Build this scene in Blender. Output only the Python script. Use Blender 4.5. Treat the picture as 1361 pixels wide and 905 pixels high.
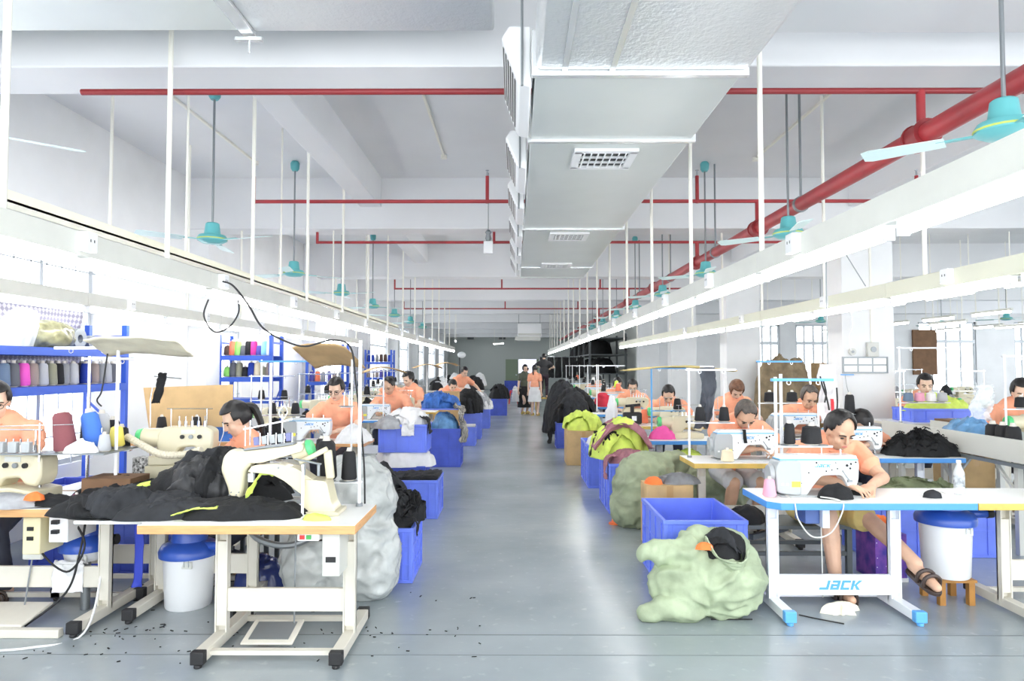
import bpy, bmesh, math, random
import numpy as np
from math import sin, cos, pi, radians as R, sqrt, atan, atan2
from mathutils import Vector as V, Matrix, noise, Euler

for _o in list(bpy.data.objects):
    bpy.data.objects.remove(_o, do_unlink=True)
SC = bpy.context.scene
COL = SC.collection
random.seed(7)

# ------------------------------------------------------------- camera (24 mm lens on 36 mm, frame 1361 x 905)
FPX, PCX, PCY, CAMZ = 907.0, 680.5, 452.5, 1.64
cam_d = bpy.data.cameras.new('camera')
cam = bpy.data.objects.new('camera', cam_d)
COL.objects.link(cam)
cam_d.sensor_width = 36.0
cam_d.lens = FPX * 36.0 / 1361.0
cam_d.clip_end = 200
cam.location = (0, 0, CAMZ)
cam.rotation_euler = (pi / 2 + atan(33.5 / FPX), 0, atan(3.5 / FPX))
SC.camera = cam
CAMROT = cam.rotation_euler.to_matrix()

def ray(px, py):
    return CAMROT @ V(((px - PCX) / FPX, (PCY - py) / FPX, -1.0))
def at(px, py, Y):
    d = ray(px, py); t = Y / d.y
    return V((d.x * t, Y, CAMZ + d.z * t))
def onz(px, py, z):
    d = ray(px, py); t = (z - CAMZ) / d.z
    return V((d.x * t, d.y * t, z))
def pxx(px, Y):
    return at(px, 486, Y).x
def pxz(py, Y):
    return at(684, py, Y).z

# ------------------------------------------------------------- sky light and exposure
W = bpy.data.worlds.new('sky'); SC.world = W; W.use_nodes = True
bg = W.node_tree.nodes['Background']
bg.inputs[0].default_value = (0.93, 0.97, 1.0, 1); bg.inputs[1].default_value = 3.2
SC.view_settings.view_transform = 'Standard'
SC.view_settings.look = 'None'
SC.view_settings.gamma = 1.0
SC.view_settings.use_curve_mapping = False
SC.view_settings.exposure = 0.76
SC.cycles.max_bounces = 8
SC.cycles.diffuse_bounces = 5
SC.cycles.glossy_bounces = 3
SC.cycles.transmission_bounces = 5
SC.cycles.transparent_max_bounces = 10
SC.cycles.sample_clamp_indirect = 6
SC.cycles.caustics_reflective = False
SC.cycles.caustics_refractive = False

# ------------------------------------------------------------- materials
def lin(c):
    c = c / 255.0
    return c / 12.92 if c <= 0.04045 else ((c + 0.055) / 1.055) ** 2.4
def rgb(t):
    return (lin(t[0]), lin(t[1]), lin(t[2]), 1)
MATS = {}
def mat(name, col=(200, 200, 200), rough=0.5, metal=0.0, var=0.0, vscale=6.0, bump=0.0, bscale=20.0, emit=0.0,
        trans=0.0, alpha=1.0, col2=None, spec=0.5, coat=0.0, weave=0.0, stretch=None):
    if name in MATS:
        return MATS[name]
    m = bpy.data.materials.new(name); m.use_nodes = True
    nt = m.node_tree; b = nt.nodes['Principled BSDF']
    b.inputs['Base Color'].default_value = rgb(col)
    b.inputs['Roughness'].default_value = rough
    b.inputs['Metallic'].default_value = metal
    b.inputs['Specular IOR Level'].default_value = spec
    b.inputs['Coat Weight'].default_value = coat
    if trans: b.inputs['Transmission Weight'].default_value = trans
    if alpha < 1: b.inputs['Alpha'].default_value = alpha
    if emit:
        b.inputs['Emission Color'].default_value = rgb(col); b.inputs['Emission Strength'].default_value = emit
    need = var or bump or weave
    if need:
        tc = nt.nodes.new('ShaderNodeTexCoord'); mp = nt.nodes.new('ShaderNodeMapping')
        nt.links.new(tc.outputs['Object'], mp.inputs[0])
        if stretch: mp.inputs['Scale'].default_value = stretch
    if var:
        n = nt.nodes.new('ShaderNodeTexNoise'); n.inputs['Scale'].default_value = vscale; n.inputs['Detail'].default_value = 5
        nt.links.new(mp.outputs[0], n.inputs['Vector'])
        cr = nt.nodes.new('ShaderNodeValToRGB')
        c2 = col2 or tuple(max(0, c * (1 - var)) for c in col)
        cr.color_ramp.elements[0].position = 0.35; cr.color_ramp.elements[1].position = 0.65
        cr.color_ramp.elements[0].color = rgb(c2); cr.color_ramp.elements[1].color = rgb(col)
        nt.links.new(n.outputs[0], cr.inputs[0]); nt.links.new(cr.outputs[0], b.inputs['Base Color'])
    if bump or weave:
        bp = nt.nodes.new('ShaderNodeBump'); bp.inputs['Strength'].default_value = bump or weave
        bp.inputs['Distance'].default_value = 0.01
        if weave:
            t = nt.nodes.new('ShaderNodeTexWave'); t.inputs['Scale'].default_value = bscale; t.inputs['Distortion'].default_value = 1.0
        else:
            t = nt.nodes.new('ShaderNodeTexNoise'); t.inputs['Scale'].default_value = bscale; t.inputs['Detail'].default_value = 4
        nt.links.new(mp.outputs[0], t.inputs['Vector'])
        nt.links.new(t.outputs[0], bp.inputs['Height']); nt.links.new(bp.outputs[0], b.inputs['Normal'])
    MATS[name] = m
    return m

# ------------------------------------------------------------- mesh builder
class MB:
    def __init__(s):
        s.v = []; s.f = []
    def add(s, vs, fs):
        o = len(s.v); s.v += [tuple(v) for v in vs]; s.f += [tuple(i + o for i in f) for f in fs]
        return s
    def box(s, c, d, rot=None):
        x, y, z = d[0] / 2, d[1] / 2, d[2] / 2
        vs = [V(p) for p in ((-x,-y,-z),(x,-y,-z),(x,y,-z),(-x,y,-z),(-x,-y,z),(x,-y,z),(x,y,z),(-x,y,z))]
        if rot is not None:
            if not isinstance(rot, Matrix): rot = Euler(rot).to_matrix()
            vs = [rot @ v for v in vs]
        c = V(c)
        return s.add([v + c for v in vs], [(3,2,1,0),(4,5,6,7),(0,1,5,4),(1,2,6,5),(2,3,7,6),(3,0,4,7)])
    def bb(s, a, b):
        a, b = V(a), V(b)
        return s.box((a + b) / 2, [abs(b[i] - a[i]) for i in range(3)])
    def beam(s, p, q, w, h=None, up=(0,0,1)):
        p, q = V(p), V(q); d = q - p; L = d.length; d = d / L
        u = V(up)
        if abs(d.dot(u)) > .98: u = V((0,1,0))
        sx = d.cross(u).normalized(); sz = sx.cross(d)
        return s.box((p + q) / 2, (w, L, h or w), Matrix((sx, d, sz)).transposed())
    def frame(s, p, q):
        d = (V(q) - V(p)).normalized()
        u = V((0,0,1)) if abs(d.z) < .95 else V((1,0,0))
        a = d.cross(u).normalized(); b = a.cross(d).normalized()
        return d, a, b
    def cyl(s, p, q, r, r2=None, n=12, caps=True):
        r2 = r if r2 is None else r2
        p, q = V(p), V(q); d, a, b = s.frame(p, q)
        vs = []
        for c, rr in ((p, r), (q, r2)):
            for i in range(n):
                t = 2 * pi * i / n; vs.append(c + (a * cos(t) + b * sin(t)) * rr)
        fs = [(i, i + n, (i + 1) % n + n, (i + 1) % n) for i in range(n)]
        if caps: fs += [tuple(range(n)), tuple(range(2 * n - 1, n - 1, -1))]
        return s.add(vs, fs)
    def lathe(s, prof, n=16, c=(0,0,0), rot=None, cap=True):
        c = V(c); vs = []
        if rot is not None and not isinstance(rot, Matrix): rot = Euler(rot).to_matrix()
        for r, z in prof:
            for i in range(n):
                t = 2 * pi * i / n; p = V((r * cos(t), r * sin(t), z))
                vs.append((rot @ p if rot is not None else p) + c)
        fs = []
        for k in range(len(prof) - 1):
            for i in range(n):
                j = (i + 1) % n
                fs.append((k*n+i, k*n+j, (k+1)*n+j, (k+1)*n+i))
        if cap: fs += [tuple(range(n - 1, -1, -1)), tuple(range((len(prof)-1)*n, len(prof)*n))]
        return s.add(vs, fs)
    def tube(s, pts, r, n=6, sub=0, rads=None):
        pts = [V(p) for p in pts]
        if sub: pts = smooth_path(pts, sub)
        m = len(pts); vs = []
        pa = None
        for k, p in enumerate(pts):
            d = (pts[min(k+1, m-1)] - pts[max(k-1, 0)]).normalized()
            if pa is None:
                u = V((0,0,1)) if abs(d.z) < .95 else V((1,0,0)); a = d.cross(u).normalized()
            else:
                a = (pa - d * pa.dot(d)); a = a.normalized() if a.length > 1e-6 else pa
            pa = a; b = a.cross(d)
            rr = r if rads is None else rads[min(len(rads)-1, int(k * len(rads) / m))] if not callable(rads) else rads(k / (m - 1))
            for i in range(n):
                t = 2 * pi * i / n; vs.append(p + (a * cos(t) + b * sin(t)) * rr)
        fs = [(k*n+i, k*n+(i+1) % n, (k+1)*n+(i+1) % n, (k+1)*n+i) for k in range(m-1) for i in range(n)]
        fs += [tuple(range(n-1, -1, -1)), tuple(range((m-1)*n, m*n))]
        return s.add(vs, fs)
    def prism(s, poly, h, M=None):
        """poly in local xy, extruded along local z from -h/2 to h/2, then moved by the 4x4 matrix M"""
        n = len(poly); M = M or Matrix()
        vs = [M @ V((x, y, -h/2)) for x, y in poly] + [M @ V((x, y, h/2)) for x, y in poly]
        fs = [tuple(range(n-1, -1, -1)), tuple(range(n, 2*n))] + [(i, (i+1) % n, (i+1) % n + n, i + n) for i in range(n)]
        return s.add(vs, fs)
    def ell(s, c, r, rot=None, n=12, k=8):
        c = V(c); vs = []
        if rot is not None and not isinstance(rot, Matrix): rot = Euler(rot).to_matrix()
        for j in range(1, k):
            ph = pi * j / k
            for i in range(n):
                t = 2 * pi * i / n
                p = V((r[0]*sin(ph)*cos(t), r[1]*sin(ph)*sin(t), r[2]*cos(ph)))
                vs.append((rot @ p if rot is not None else p) + c)
        top = V((0,0,r[2])); bot = V((0,0,-r[2]))
        if rot is not None: top, bot = rot @ top, rot @ bot
        vs += [top + c, bot + c]
        a, b = len(vs) - 2, len(vs) - 1
        fs = []
        for j in range(k - 2):
            for i in range(n):
                fs.append((j*n+i, (j+1)*n+i, (j+1)*n+(i+1) % n, j*n+(i+1) % n))
        fs += [(a, i, (i+1) % n) for i in range(n)] + [(b, (k-2)*n+(i+1) % n, (k-2)*n+i) for i in range(n)]
        return s.add(vs, fs)
    def rcone(s, p, q, r, r2, n=10):
        p, q = V(p), V(q); d, a, b = s.frame(p, q)
        rings = []
        for t in (1.45, 1.0, .5, 0): rings.append((p - d * r * sin(t), r * cos(t)))
        for t in (0, .5, 1.0, 1.45): rings.append((q + d * r2 * sin(t), r2 * cos(t)))
        vs = [c + (a * cos(2*pi*i/n) + b * sin(2*pi*i/n)) * rr for c, rr in rings for i in range(n)]
        m = len(rings)
        fs = [(k*n+i, (k+1)*n+i, (k+1)*n+(i+1) % n, k*n+(i+1) % n) for k in range(m-1) for i in range(n)]
        fs += [tuple(range(n)), tuple(range(m*n-1, (m-1)*n-1, -1))]
        return s.add(vs, fs)
    def grid(s, fn, nu, nv):
        vs = [fn(i / nu, j / nv) for j in range(nv + 1) for i in range(nu + 1)]
        w = nu + 1
        return s.add(vs, [(j*w+i, j*w+i+1, (j+1)*w+i+1, (j+1)*w+i) for j in range(nv) for i in range(nu)])

def smooth_path(pts, sub):
    out = []; m = len(pts)
    for k in range(m - 1):
        p0, p1, p2, p3 = pts[max(k-1,0)], pts[k], pts[k+1], pts[min(k+2,m-1)]
        for j in range(sub):
            t = j / sub
            out.append(0.5 * ((2*p1) + (p2-p0)*t + (2*p0-5*p1+4*p2-p3)*t*t + (3*p1-p0-3*p2+p3)*t**3))
    out.append(pts[-1]); return out

def mesh_of(name, m, material, smooth=None):
    me = bpy.data.meshes.new(name)
    me.from_pydata(m.v, [], m.f); me.validate(); me.update()
    bm = bmesh.new(); bm.from_mesh(me); bmesh.ops.recalc_face_normals(bm, faces=bm.faces); bm.to_mesh(me); bm.free()
    if material: me.materials.append(material)
    if smooth is not None:
        me.shade_smooth()
        if smooth < 3: me.set_sharp_from_angle(angle=smooth)
    return me
def obj(name, m, material, parent=None, smooth=0.7, bevel=0, loc=None, rot=None, solid=0, seg=2):
    me = m if isinstance(m, bpy.types.Mesh) else mesh_of(name, m, material, smooth)
    o = bpy.data.objects.new(name, me); COL.objects.link(o)
    if parent: o.parent = parent
    if loc is not None: o.location = loc
    if rot is not None: o.rotation_euler = rot
    if solid:
        md = o.modifiers.new('s', 'SOLIDIFY'); md.thickness = solid; md.offset = 0
    if bevel:
        md = o.modifiers.new('b', 'BEVEL'); md.width = bevel; md.segments = seg; md.limit_method = 'ANGLE'; md.angle_limit = 0.6
    return o
def tag(o, label=None, cat=None, group=None, kind=None):
    if label: o['label'] = label
    if cat: o['category'] = cat
    if group: o['group'] = group
    if kind: o['kind'] = kind
    return o
def thing(name, label, cat, loc=(0,0,0), rz=0, group=None):
    o = bpy.data.objects.new(name, None); COL.objects.link(o)
    o.location = loc; o.rotation_euler = (0, 0, rz); o.empty_display_size = .1
    return tag(o, label, cat, group)
def struct(name, m, material, parent=None, **k):
    o = obj(name, m, material, parent, **k)
    if not parent: o['kind'] = 'structure'
    return o
def copy_tree(o, parent=None):
    c = o.copy(); COL.objects.link(c); c.parent = parent
    for ch in o.children: copy_tree(ch, c)
    return c
PROTO = {}
def proto(key, build):
    """first call builds the thing itself, later calls give a copy with its parts"""
    if key not in PROTO:
        PROTO[key] = build(); return PROTO[key]
    return copy_tree(PROTO[key])
def put(o, loc, rz=0, label=None, group=None, scale=None):
    o.location = loc; o.rotation_euler = (0, 0, rz)
    if label: o['label'] = label
    if group: o['group'] = group
    elif 'group' in o and label: del o['group']
    if scale: o.scale = (scale,) * 3
    return o
def fb(p, sc=1.0, oct=3):
    return noise.fractal(V(p) * sc, 1.0, 2.0, oct)
TMP = bpy.data.scenes.new('tmp_eval')
def evaluated_mesh(o):
    """evaluates one object's modifiers in a scene of its own (fast)"""
    TMP.collection.objects.link(o)
    with bpy.context.temp_override(scene=TMP, view_layer=TMP.view_layers[0]):
        dg = bpy.context.evaluated_depsgraph_get()
        dg.update()
    me = bpy.data.meshes.new_from_object(o.evaluated_get(dg))
    TMP.collection.objects.unlink(o)
    bpy.data.objects.remove(o, do_unlink=True)
    return me
def text(txt, size, material, parent, loc, rot, shear=0.0, name='lettering', ext=.0008, bold=0.0):
    cu = bpy.data.curves.new(name, 'FONT'); cu.body = txt; cu.size = size; cu.shear = shear; cu.extrude = ext
    cu.align_x = 'CENTER'; cu.align_y = 'CENTER'; cu.offset = bold; cu.resolution_u = 3
    to = bpy.data.objects.new(name, cu)
    me = evaluated_mesh(to)
    me.materials.clear(); me.materials.append(material)
    o = bpy.data.objects.new(name, me); COL.objects.link(o); o.parent = parent
    o.location = loc; o.rotation_euler = rot
    return o
# ============================================================= THE SHELL
m_white = mat('white_plaster', (236, 237, 238), .7, var=.03, vscale=1.5)
m_ceil = mat('ceiling_paint', (232, 233, 235), .8, var=.03, vscale=.7)
m_farwall = mat('grey_far_wall', (205, 210, 206), .8)
m_frame = mat('window_frame_metal', (190, 195, 200), .4, metal=.3)
m_black = mat('black_plastic', (22, 22, 24), .45)
m_grey = mat('grey_metal', (140, 145, 148), .4, metal=.5)
m_lgrey = mat('light_grey_paint', (205, 206, 200), .45)
m_chrome = mat('chrome', (215, 218, 222), .18, metal=1)

ZC, ZB = 4.32, 3.59          # ceiling, underside of the beams
XL, XP = -4.65, 4.64         # left wall, faces of the right-hand pillars
YEND = 48.0

def floor_mat():
    m = bpy.data.materials.new('grey_epoxy_floor'); m.use_nodes = True; nt = m.node_tree; b = nt.nodes['Principled BSDF']
    tc = nt.nodes.new('ShaderNodeTexCoord'); n1 = nt.nodes.new('ShaderNodeTexNoise'); n1.inputs['Scale'].default_value = .9; n1.inputs['Detail'].default_value = 6
    nt.links.new(tc.outputs['Object'], n1.inputs['Vector'])
    cr = nt.nodes.new('ShaderNodeValToRGB'); cr.color_ramp.elements[0].position = .3; cr.color_ramp.elements[1].position = .75
    cr.color_ramp.elements[0].color = rgb((140, 150, 155)); cr.color_ramp.elements[1].color = rgb((168, 176, 180))
    nt.links.new(n1.outputs[0], cr.inputs[0])
    # scuffs
    n2 = nt.nodes.new('ShaderNodeTexNoise'); n2.inputs['Scale'].default_value = 14; n2.inputs['Detail'].default_value = 8
    nt.links.new(tc.outputs['Object'], n2.inputs['Vector'])
    c2 = nt.nodes.new('ShaderNodeValToRGB'); c2.color_ramp.elements[0].position = .62; c2.color_ramp.elements[1].position = .74
    c2.color_ramp.elements[0].color = (0,0,0,1); c2.color_ramp.elements[1].color = (.35,.35,.35,1)
    nt.links.new(n2.outputs[0], c2.inputs[0])
    mx = nt.nodes.new('ShaderNodeMix'); mx.data_type = 'RGBA'
    nt.links.new(c2.outputs[0], mx.inputs[0]); nt.links.new(cr.outputs[0], mx.inputs[6]); mx.inputs[7].default_value = rgb((190, 196, 199))
    nt.links.new(mx.outputs[2], b.inputs['Base Color'])
    n3 = nt.nodes.new('ShaderNodeTexNoise'); n3.inputs['Scale'].default_value = 2.2; n3.inputs['Detail'].default_value = 3
    mp = nt.nodes.new('ShaderNodeMapping'); mp.inputs['Scale'].default_value = (1, 2.2, 1)
    nt.links.new(tc.outputs['Object'], mp.inputs[0]); nt.links.new(mp.outputs[0], n3.inputs['Vector'])
    bp = nt.nodes.new('ShaderNodeBump'); bp.inputs['Strength'].default_value = .22; bp.inputs['Distance'].default_value = .02
    nt.links.new(n3.outputs[0], bp.inputs['Height']); nt.links.new(bp.outputs[0], b.inputs['Normal'])
    b.inputs['Roughness'].default_value = .24; b.inputs['Specular IOR Level'].default_value = .6
    return m
struct('floor', MB().bb((-5.2, -3, -.12), (20.5, YEND + 4, 0)), floor_mat(), smooth=None)
# two slightly recessed pour joints across the floor, with lint collected along them
m_joint = mat('floor_joint', (112, 120, 125), .5)
for k, (yy, w) in enumerate(((3.93, .006), (4.22, .01))):
    struct('trim_%d' % (k + 1), MB().bb((-4.6, yy, -.001), (6, yy + w, .0015)), m_joint, smooth=None)
struct('ceiling', MB().bb((-5.2, -3, ZC), (20.5, YEND + .5, ZC + .2)), m_ceil, smooth=None)
bk = [4.83 + 5.27 * k for k in range(9)]
beams = MB()
for k, yb in enumerate(bk):
    x1 = 20.4 if yb < 26 else 5.2
    struct('trim_%d' % (3 + k), MB().bb((XL, yb - .45, ZB), (x1, yb, ZC + .01)), m_ceil, bevel=.01)
# ribs running along the hall between the beams
for k, (xx, y0, y1) in enumerate(((-2.05, 4.83, 9.65), (-2.05, 10.1, 14.92), (-2.05, -3, 4.38), (4.9, 4.83, 9.65), (4.9, 10.1, 14.9))):
    struct('trim_%d' % (13 + k), MB().bb((xx - .15, y0, ZC - .42), (xx + .15, y1, ZC + .01)), m_ceil, bevel=.01)
# false ceiling board over the near bay, right of the duct
struct('trim_18', MB().bb((1.35, 1.0, 3.62), (9, 4.0, 3.7)), m_ceil, bevel=.005)

# left wall with its window openings (real openings, frames and bars in them)
LW = [(4.4, 7.55, .62, 3.0), (10.3, 11.6, .9, 3.0), (16.0, 19.0, .9, 3.2), (22.0, 25.0, .9, 3.2), (27, 30, .9, 3.2), (32, 35, .9, 3.2), (37, 40, .9, 3.2), (42, 45, .9, 3.2)]  # last four windows are unseen, added to bring daylight to the far end
wl = MB(); prev = -3.0
for (y0, y1, z0, z1) in LW:
    wl.bb((XL - .22, prev, 0), (XL, y0, ZC)); wl.bb((XL - .22, y0, 0), (XL, y1, z0)); wl.bb((XL - .22, y0, z1), (XL, y1, ZC)); prev = y1
wl.bb((XL - .22, prev, 0), (XL, YEND, ZC))
struct('wall_left', wl, m_white, smooth=None)
m_glass = mat('window_glass', (235, 242, 245), .05, trans=1.0, alpha=.12)
def window_y(n, y0, y1, z0, z1, bars=4, rows=(.62,), grille=True):
    w = thing('window_%d' % n, None, None, (XL - .1, 0, 0)); w['kind'] = 'structure'
    fr = MB(); t = .05
    fr.bb((-.04, y0, z0), (.04, y1, z0 + t)); fr.bb((-.04, y0, z1 - t), (.04, y1, z1)); fr.bb((-.04, y0, z0), (.04, y0 + t, z1)); fr.bb((-.04, y1 - t, z0), (.04, y1, z1))
    for k in range(1, bars): yy = y0 + (y1 - y0) * k / bars; fr.bb((-.03, yy - .025, z0), (.03, yy + .025, z1))
    for r in rows: zz = z0 + (z1 - z0) * r; fr.bb((-.03, y0, zz - .025), (.03, y1, zz + .025))
    obj('window_frame', fr, m_frame, w, smooth=None)
    for k in range(bars):
        a = y0 + (y1 - y0) * k / bars; b_ = y0 + (y1 - y0) * (k + 1) / bars
        obj('pane', MB().bb((-.004, a + .02, z0 + .03), (.004, b_ - .02, z1 - .03)), m_glass, w, smooth=None)
    if grille:
        g = MB(); nn = int((y1 - y0) / .22)
        for k in range(nn): yy = y0 + (k + .5) * (y1 - y0) / nn; g.bb((.07, yy - .006, z0), (.082, yy + .006, z1))
        for k in range(5): zz = z0 + (k + .7) * (z1 - z0) / 5.5; g.bb((.07, y0, zz - .006), (.082, y1, zz + .006))
        obj('security_grille', g, m_frame, w, smooth=None)
for k, a in enumerate(LW): window_y(k + 1, *a, bars=4 if k == 0 else 2)
# pilasters on the left wall, in line with the beams
for k, yy in enumerate((9.68, 14.95, 20.22, 25.49, 30.76)):
    struct('trim_%d' % (19 + k), MB().bb((XL, yy, 0), (XL + .28, yy + .48, ZC)), m_white, bevel=.01)

# free-standing square pillars, right
for k in range(4):
    yn = 9.68 + 5.27 * k
    struct('trim_%d' % (24 + k), MB().bb((XP, yn, 0), (XP + .74, yn + .5, ZC)), m_white, bevel=.012)

# wall across the right-hand bay with windows, and the hall's right wall behind it
YR = 26.0
RW = [(8.8, 10.1, .7, 3.2), (10.7, 12.1, .7, 3.2), (15.35, 17.55, .66, 3.3), (19.0, 20.3, .66, 3.3)]
wr = MB(); prev = XP + .4
for (x0, x1, z0, z1) in RW:
    wr.bb((prev, YR, 0), (x0, YR + .22, ZC)); wr.bb((x0, YR, 0), (x1, YR + .22, z0)); wr.bb((x0, YR, z1), (x1, YR + .22, ZC)); prev = x1
wr.bb((prev, YR, 0), (20.5, YR + .22, ZC))
struct('wall_right', wr, m_white, smooth=None)
SW = [(2.0, 6.5), (8.0, 12.5), (14.0, 18.5), (20.0, 24.5)]  # unseen side-wall openings, added so daylight brightens the right-hand bay
ws = MB(); prev = -3.0
for (y0, y1) in SW:
    ws.bb((20.3, prev, 0), (20.5, y0, ZC)); ws.bb((20.3, y0, 0), (20.5, y1, .7)); ws.bb((20.3, y0, 3.4), (20.5, y1, ZC)); prev = y1
ws.bb((20.3, prev, 0), (20.5, YR, ZC))
struct('wall_side', ws, m_white, smooth=None)
struct('wall_far_right', MB().bb((XP + .4, YR, 0), (XP + .62, YEND, ZC)), m_farwall, smooth=None)
def window_x(n, x0, x1, z0, z1, cols=4):
    w = thing('window_%d' % n, None, None, (0, YR + .08, 0)); w['kind'] = 'structure'
    fr = MB(); t = .06
    fr.bb((x0, -.04, z0), (x1, .04, z0 + t)); fr.bb((x0, -.04, z1 - t), (x1, .04, z1)); fr.bb((x0, -.04, z0), (x0 + t, .04, z1)); fr.bb((x1 - t, -.04, z0), (x1, .04, z1))
    for k in range(1, cols): xx = x0 + (x1 - x0) * k / cols; fr.bb((xx - .025, -.03, z0), (xx + .025, .03, z1))
    zz = z0 + (z1 - z0) * .72; fr.bb((x0, -.05, zz - .06), (x1, .03, zz + .06))
    obj('window_frame', fr, m_frame, w, smooth=None)
    for k in range(cols):
        a = x0 + (x1 - x0) * k / cols; b_ = x0 + (x1 - x0) * (k + 1) / cols
        obj('pane', MB().bb((a + .02, -.004, z0 + .03), (b_ - .02, .004, z1 - .03)), m_glass, w, smooth=None)
for k, a in enumerate(RW): window_x(9 + k, *a)
for n_, (y0, y1) in enumerate(SW):  # frames for the added openings in the unseen side wall
    w = thing('window_%d' % (13 + n_), None, None, (20.4, 0, 0)); w['kind'] = 'structure'
    fr = MB()
    for k in range(5): yy = y0 + (y1 - y0) * k / 4; fr.bb((-.03, yy - .03, .7), (.03, yy + .03, 3.4))
    for zz in (.73, 2.6, 3.37): fr.bb((-.03, y0, zz - .03), (.03, y1, zz + .03))
    obj('window_frame', fr, m_frame, w, smooth=None)

# far wall with its doorway: dark-green door leaves and a lit room beyond
m_dgreen = mat('green_door_paint', (150, 165, 140), .6)
dx0, dx1 = pxx(689, YEND), pxx(713, YEND); dz = pxz(477.5, YEND)
wf = MB().bb((XL - .2, YEND, 0), (dx0, YEND + .2, ZC)).bb((dx1, YEND, 0), (XP + .6, YEND + .2, ZC)).bb((dx0, YEND, dz), (dx1, YEND + .2, ZC))
struct('wall_back', wf, m_farwall, smooth=None)
d1 = thing('door_1', None, None, (0, YEND - .05, 0)); d1['kind'] = 'structure'
obj('door_leaf', MB().bb((pxx(672, YEND), -.03, 0), (dx0, .03, dz)), m_dgreen, d1, bevel=.01)
obj('door_leaf', MB().bb((dx1, -.03, 0), (pxx(726, YEND), .03, dz)), m_dgreen, d1, bevel=.01)
obj('handle', MB().cyl((dx0 - .12, -.03, 1.0), (dx0 - .12, -.09, 1.0), .02).bb((dx0 - .2, -.1, .98), (dx0 - .08, -.08, 1.02)), m_chrome, d1)
rb = MB().bb((dx0 - 1, YEND + 3.6, 0), (dx1 + 1, YEND + 3.8, 3)).bb((dx0 - 1.1, YEND + .2, 0), (dx0 - 1, YEND + 3.8, 3)).bb((dx1 + 1, YEND + .2, 0), (dx1 + 1.1, YEND + 3.8, 3)).bb((dx0 - 1.1, YEND + .2, 2.9), (dx1 + 1.1, YEND + 3.8, 3))
struct('wall_room', rb, mat('lilac_room_wall', (225, 225, 240), .8), smooth=None)
ld = bpy.data.lights.new('room_lamp', 'AREA'); ld.energy = 60; ld.size = 1.2
lo = bpy.data.objects.new('room_lamp', ld); COL.objects.link(lo); lo.location = ((dx0 + dx1) / 2, YEND + 2, 2.85)
# cladding band, vents and hanging unit on the far wall
m_band = mat('grey_cladding', (150, 154, 154), .6)
c_ = thing('cladding_band', 'grey panelled band running high along the far wall', 'cladding', (0, YEND, 0))
xb0, xb1 = pxx(590, YEND), pxx(706, YEND)
for k in range(11):
    a = xb0 + (xb1 - xb0) * k / 11
    obj('panel', MB().bb((a + .02, -.12, pxz(441, YEND)), (a + (xb1 - xb0) / 11 - .02, -.001, pxz(432, YEND))), m_band, c_, smooth=None)
for (a, b_, yA, yB, lab) in ((620, 631, 443, 452, 'pair of small dark louvred openings high on the far wall'), (662, 673, 443, 452, 'square exhaust fan box with dark opening high on the far wall')):
    t = thing('wall_vent', lab, 'vent', (0, YEND, 0))
    x0, x1, z0, z1 = pxx(a, YEND), pxx(b_, YEND), pxz(yB, YEND), pxz(yA, YEND)
    obj('vent_frame', MB().bb((x0, -.1, z0), (x1, -.02, z0 + .06)).bb((x0, -.1, z1 - .06), (x1, -.02, z1)).bb((x0, -.1, z0), (x0 + .06, -.02, z1)).bb((x1 - .06, -.1, z0), (x1, -.02, z1)), m_lgrey, t)
    obj('opening', MB().bb((x0 + .05, -.05, z0 + .05), (x1 - .05, -.001, z1 - .05)), m_black, t)
    for k in range(3): zz = z0 + (z1 - z0) * (k + 1) / 4; obj('slat', MB().box(((x0 + x1) / 2, -.06, zz), (x1 - x0 - .1, .03, .03)), m_grey, t)
# outer wall panel with a quilted curtain behind the first rack
# ============================================================= CEILING SERVICES
# --- main air duct
def foil_mat():
    m = mat('crinkled_foil', (222, 226, 228), .3, metal=.55, bump=.55, bscale=38)
    return m
m_foil = foil_mat()
m_duct = mat('galvanised_duct', (222, 227, 225), .38, metal=.25, var=.03, vscale=1.2)
m_seam = mat('aluminium_tape', (238, 240, 240), .25, metal=.6)
DZ, DX0, DX1, DH = CAMZ + 1.55, .11, 1.21, .22
duct = thing('air_duct', 'long pale metal air duct running under the ceiling above the aisle', 'duct', (0, 0, 0))
ys = [3.57, 4.64, 7.68, 10.7, 11.9]
obj('foil_section', MB().bb((DX0, -2.5, DZ + .01), (DX1 + .03, 3.57, DZ + DH + .02)), m_foil, duct, bevel=.03)
tp = MB().bb((.25, .4, DZ + .004), (.28, 3.57, DZ + .012)).bb((.5, .4, DZ + .004), (.53, 3.57, DZ + .012))
tp.bb((DX0 - .05, 2.35, DZ + .003), (DX1 + .03, 2.38, DZ + .012))
obj('foil_tape', tp, m_seam, duct, smooth=None)
for k in range(4):
    obj('duct_section', MB().bb((DX0, ys[k] + .012, DZ), (DX1, ys[k+1] - .012, DZ + DH)), m_duct, duct, bevel=.006)
    obj('flange', MB().bb((DX0 - .02, ys[k] - .02, DZ - .018), (DX1 + .03, ys[k] + .02, DZ + DH + .01)), m_seam, duct, bevel=.004)
obj('end_cap', MB().bb((DX0 - .01, 11.9, DZ - .01), (DX1 + .01, 11.94, DZ + DH)), m_duct, duct, bevel=.004)
for yy in (4.0, 6.2, 8.4, 10.4, 11.7):
    for xx in (DX0 + .04, DX1 - .04): obj('hanger_rod', MB().cyl((xx, yy, DZ + DH - .01), (xx, yy, ZC), .007, n=6), m_seam, duct)
m_vent = mat('white_vent_plastic', (240, 241, 242), .4)
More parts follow.
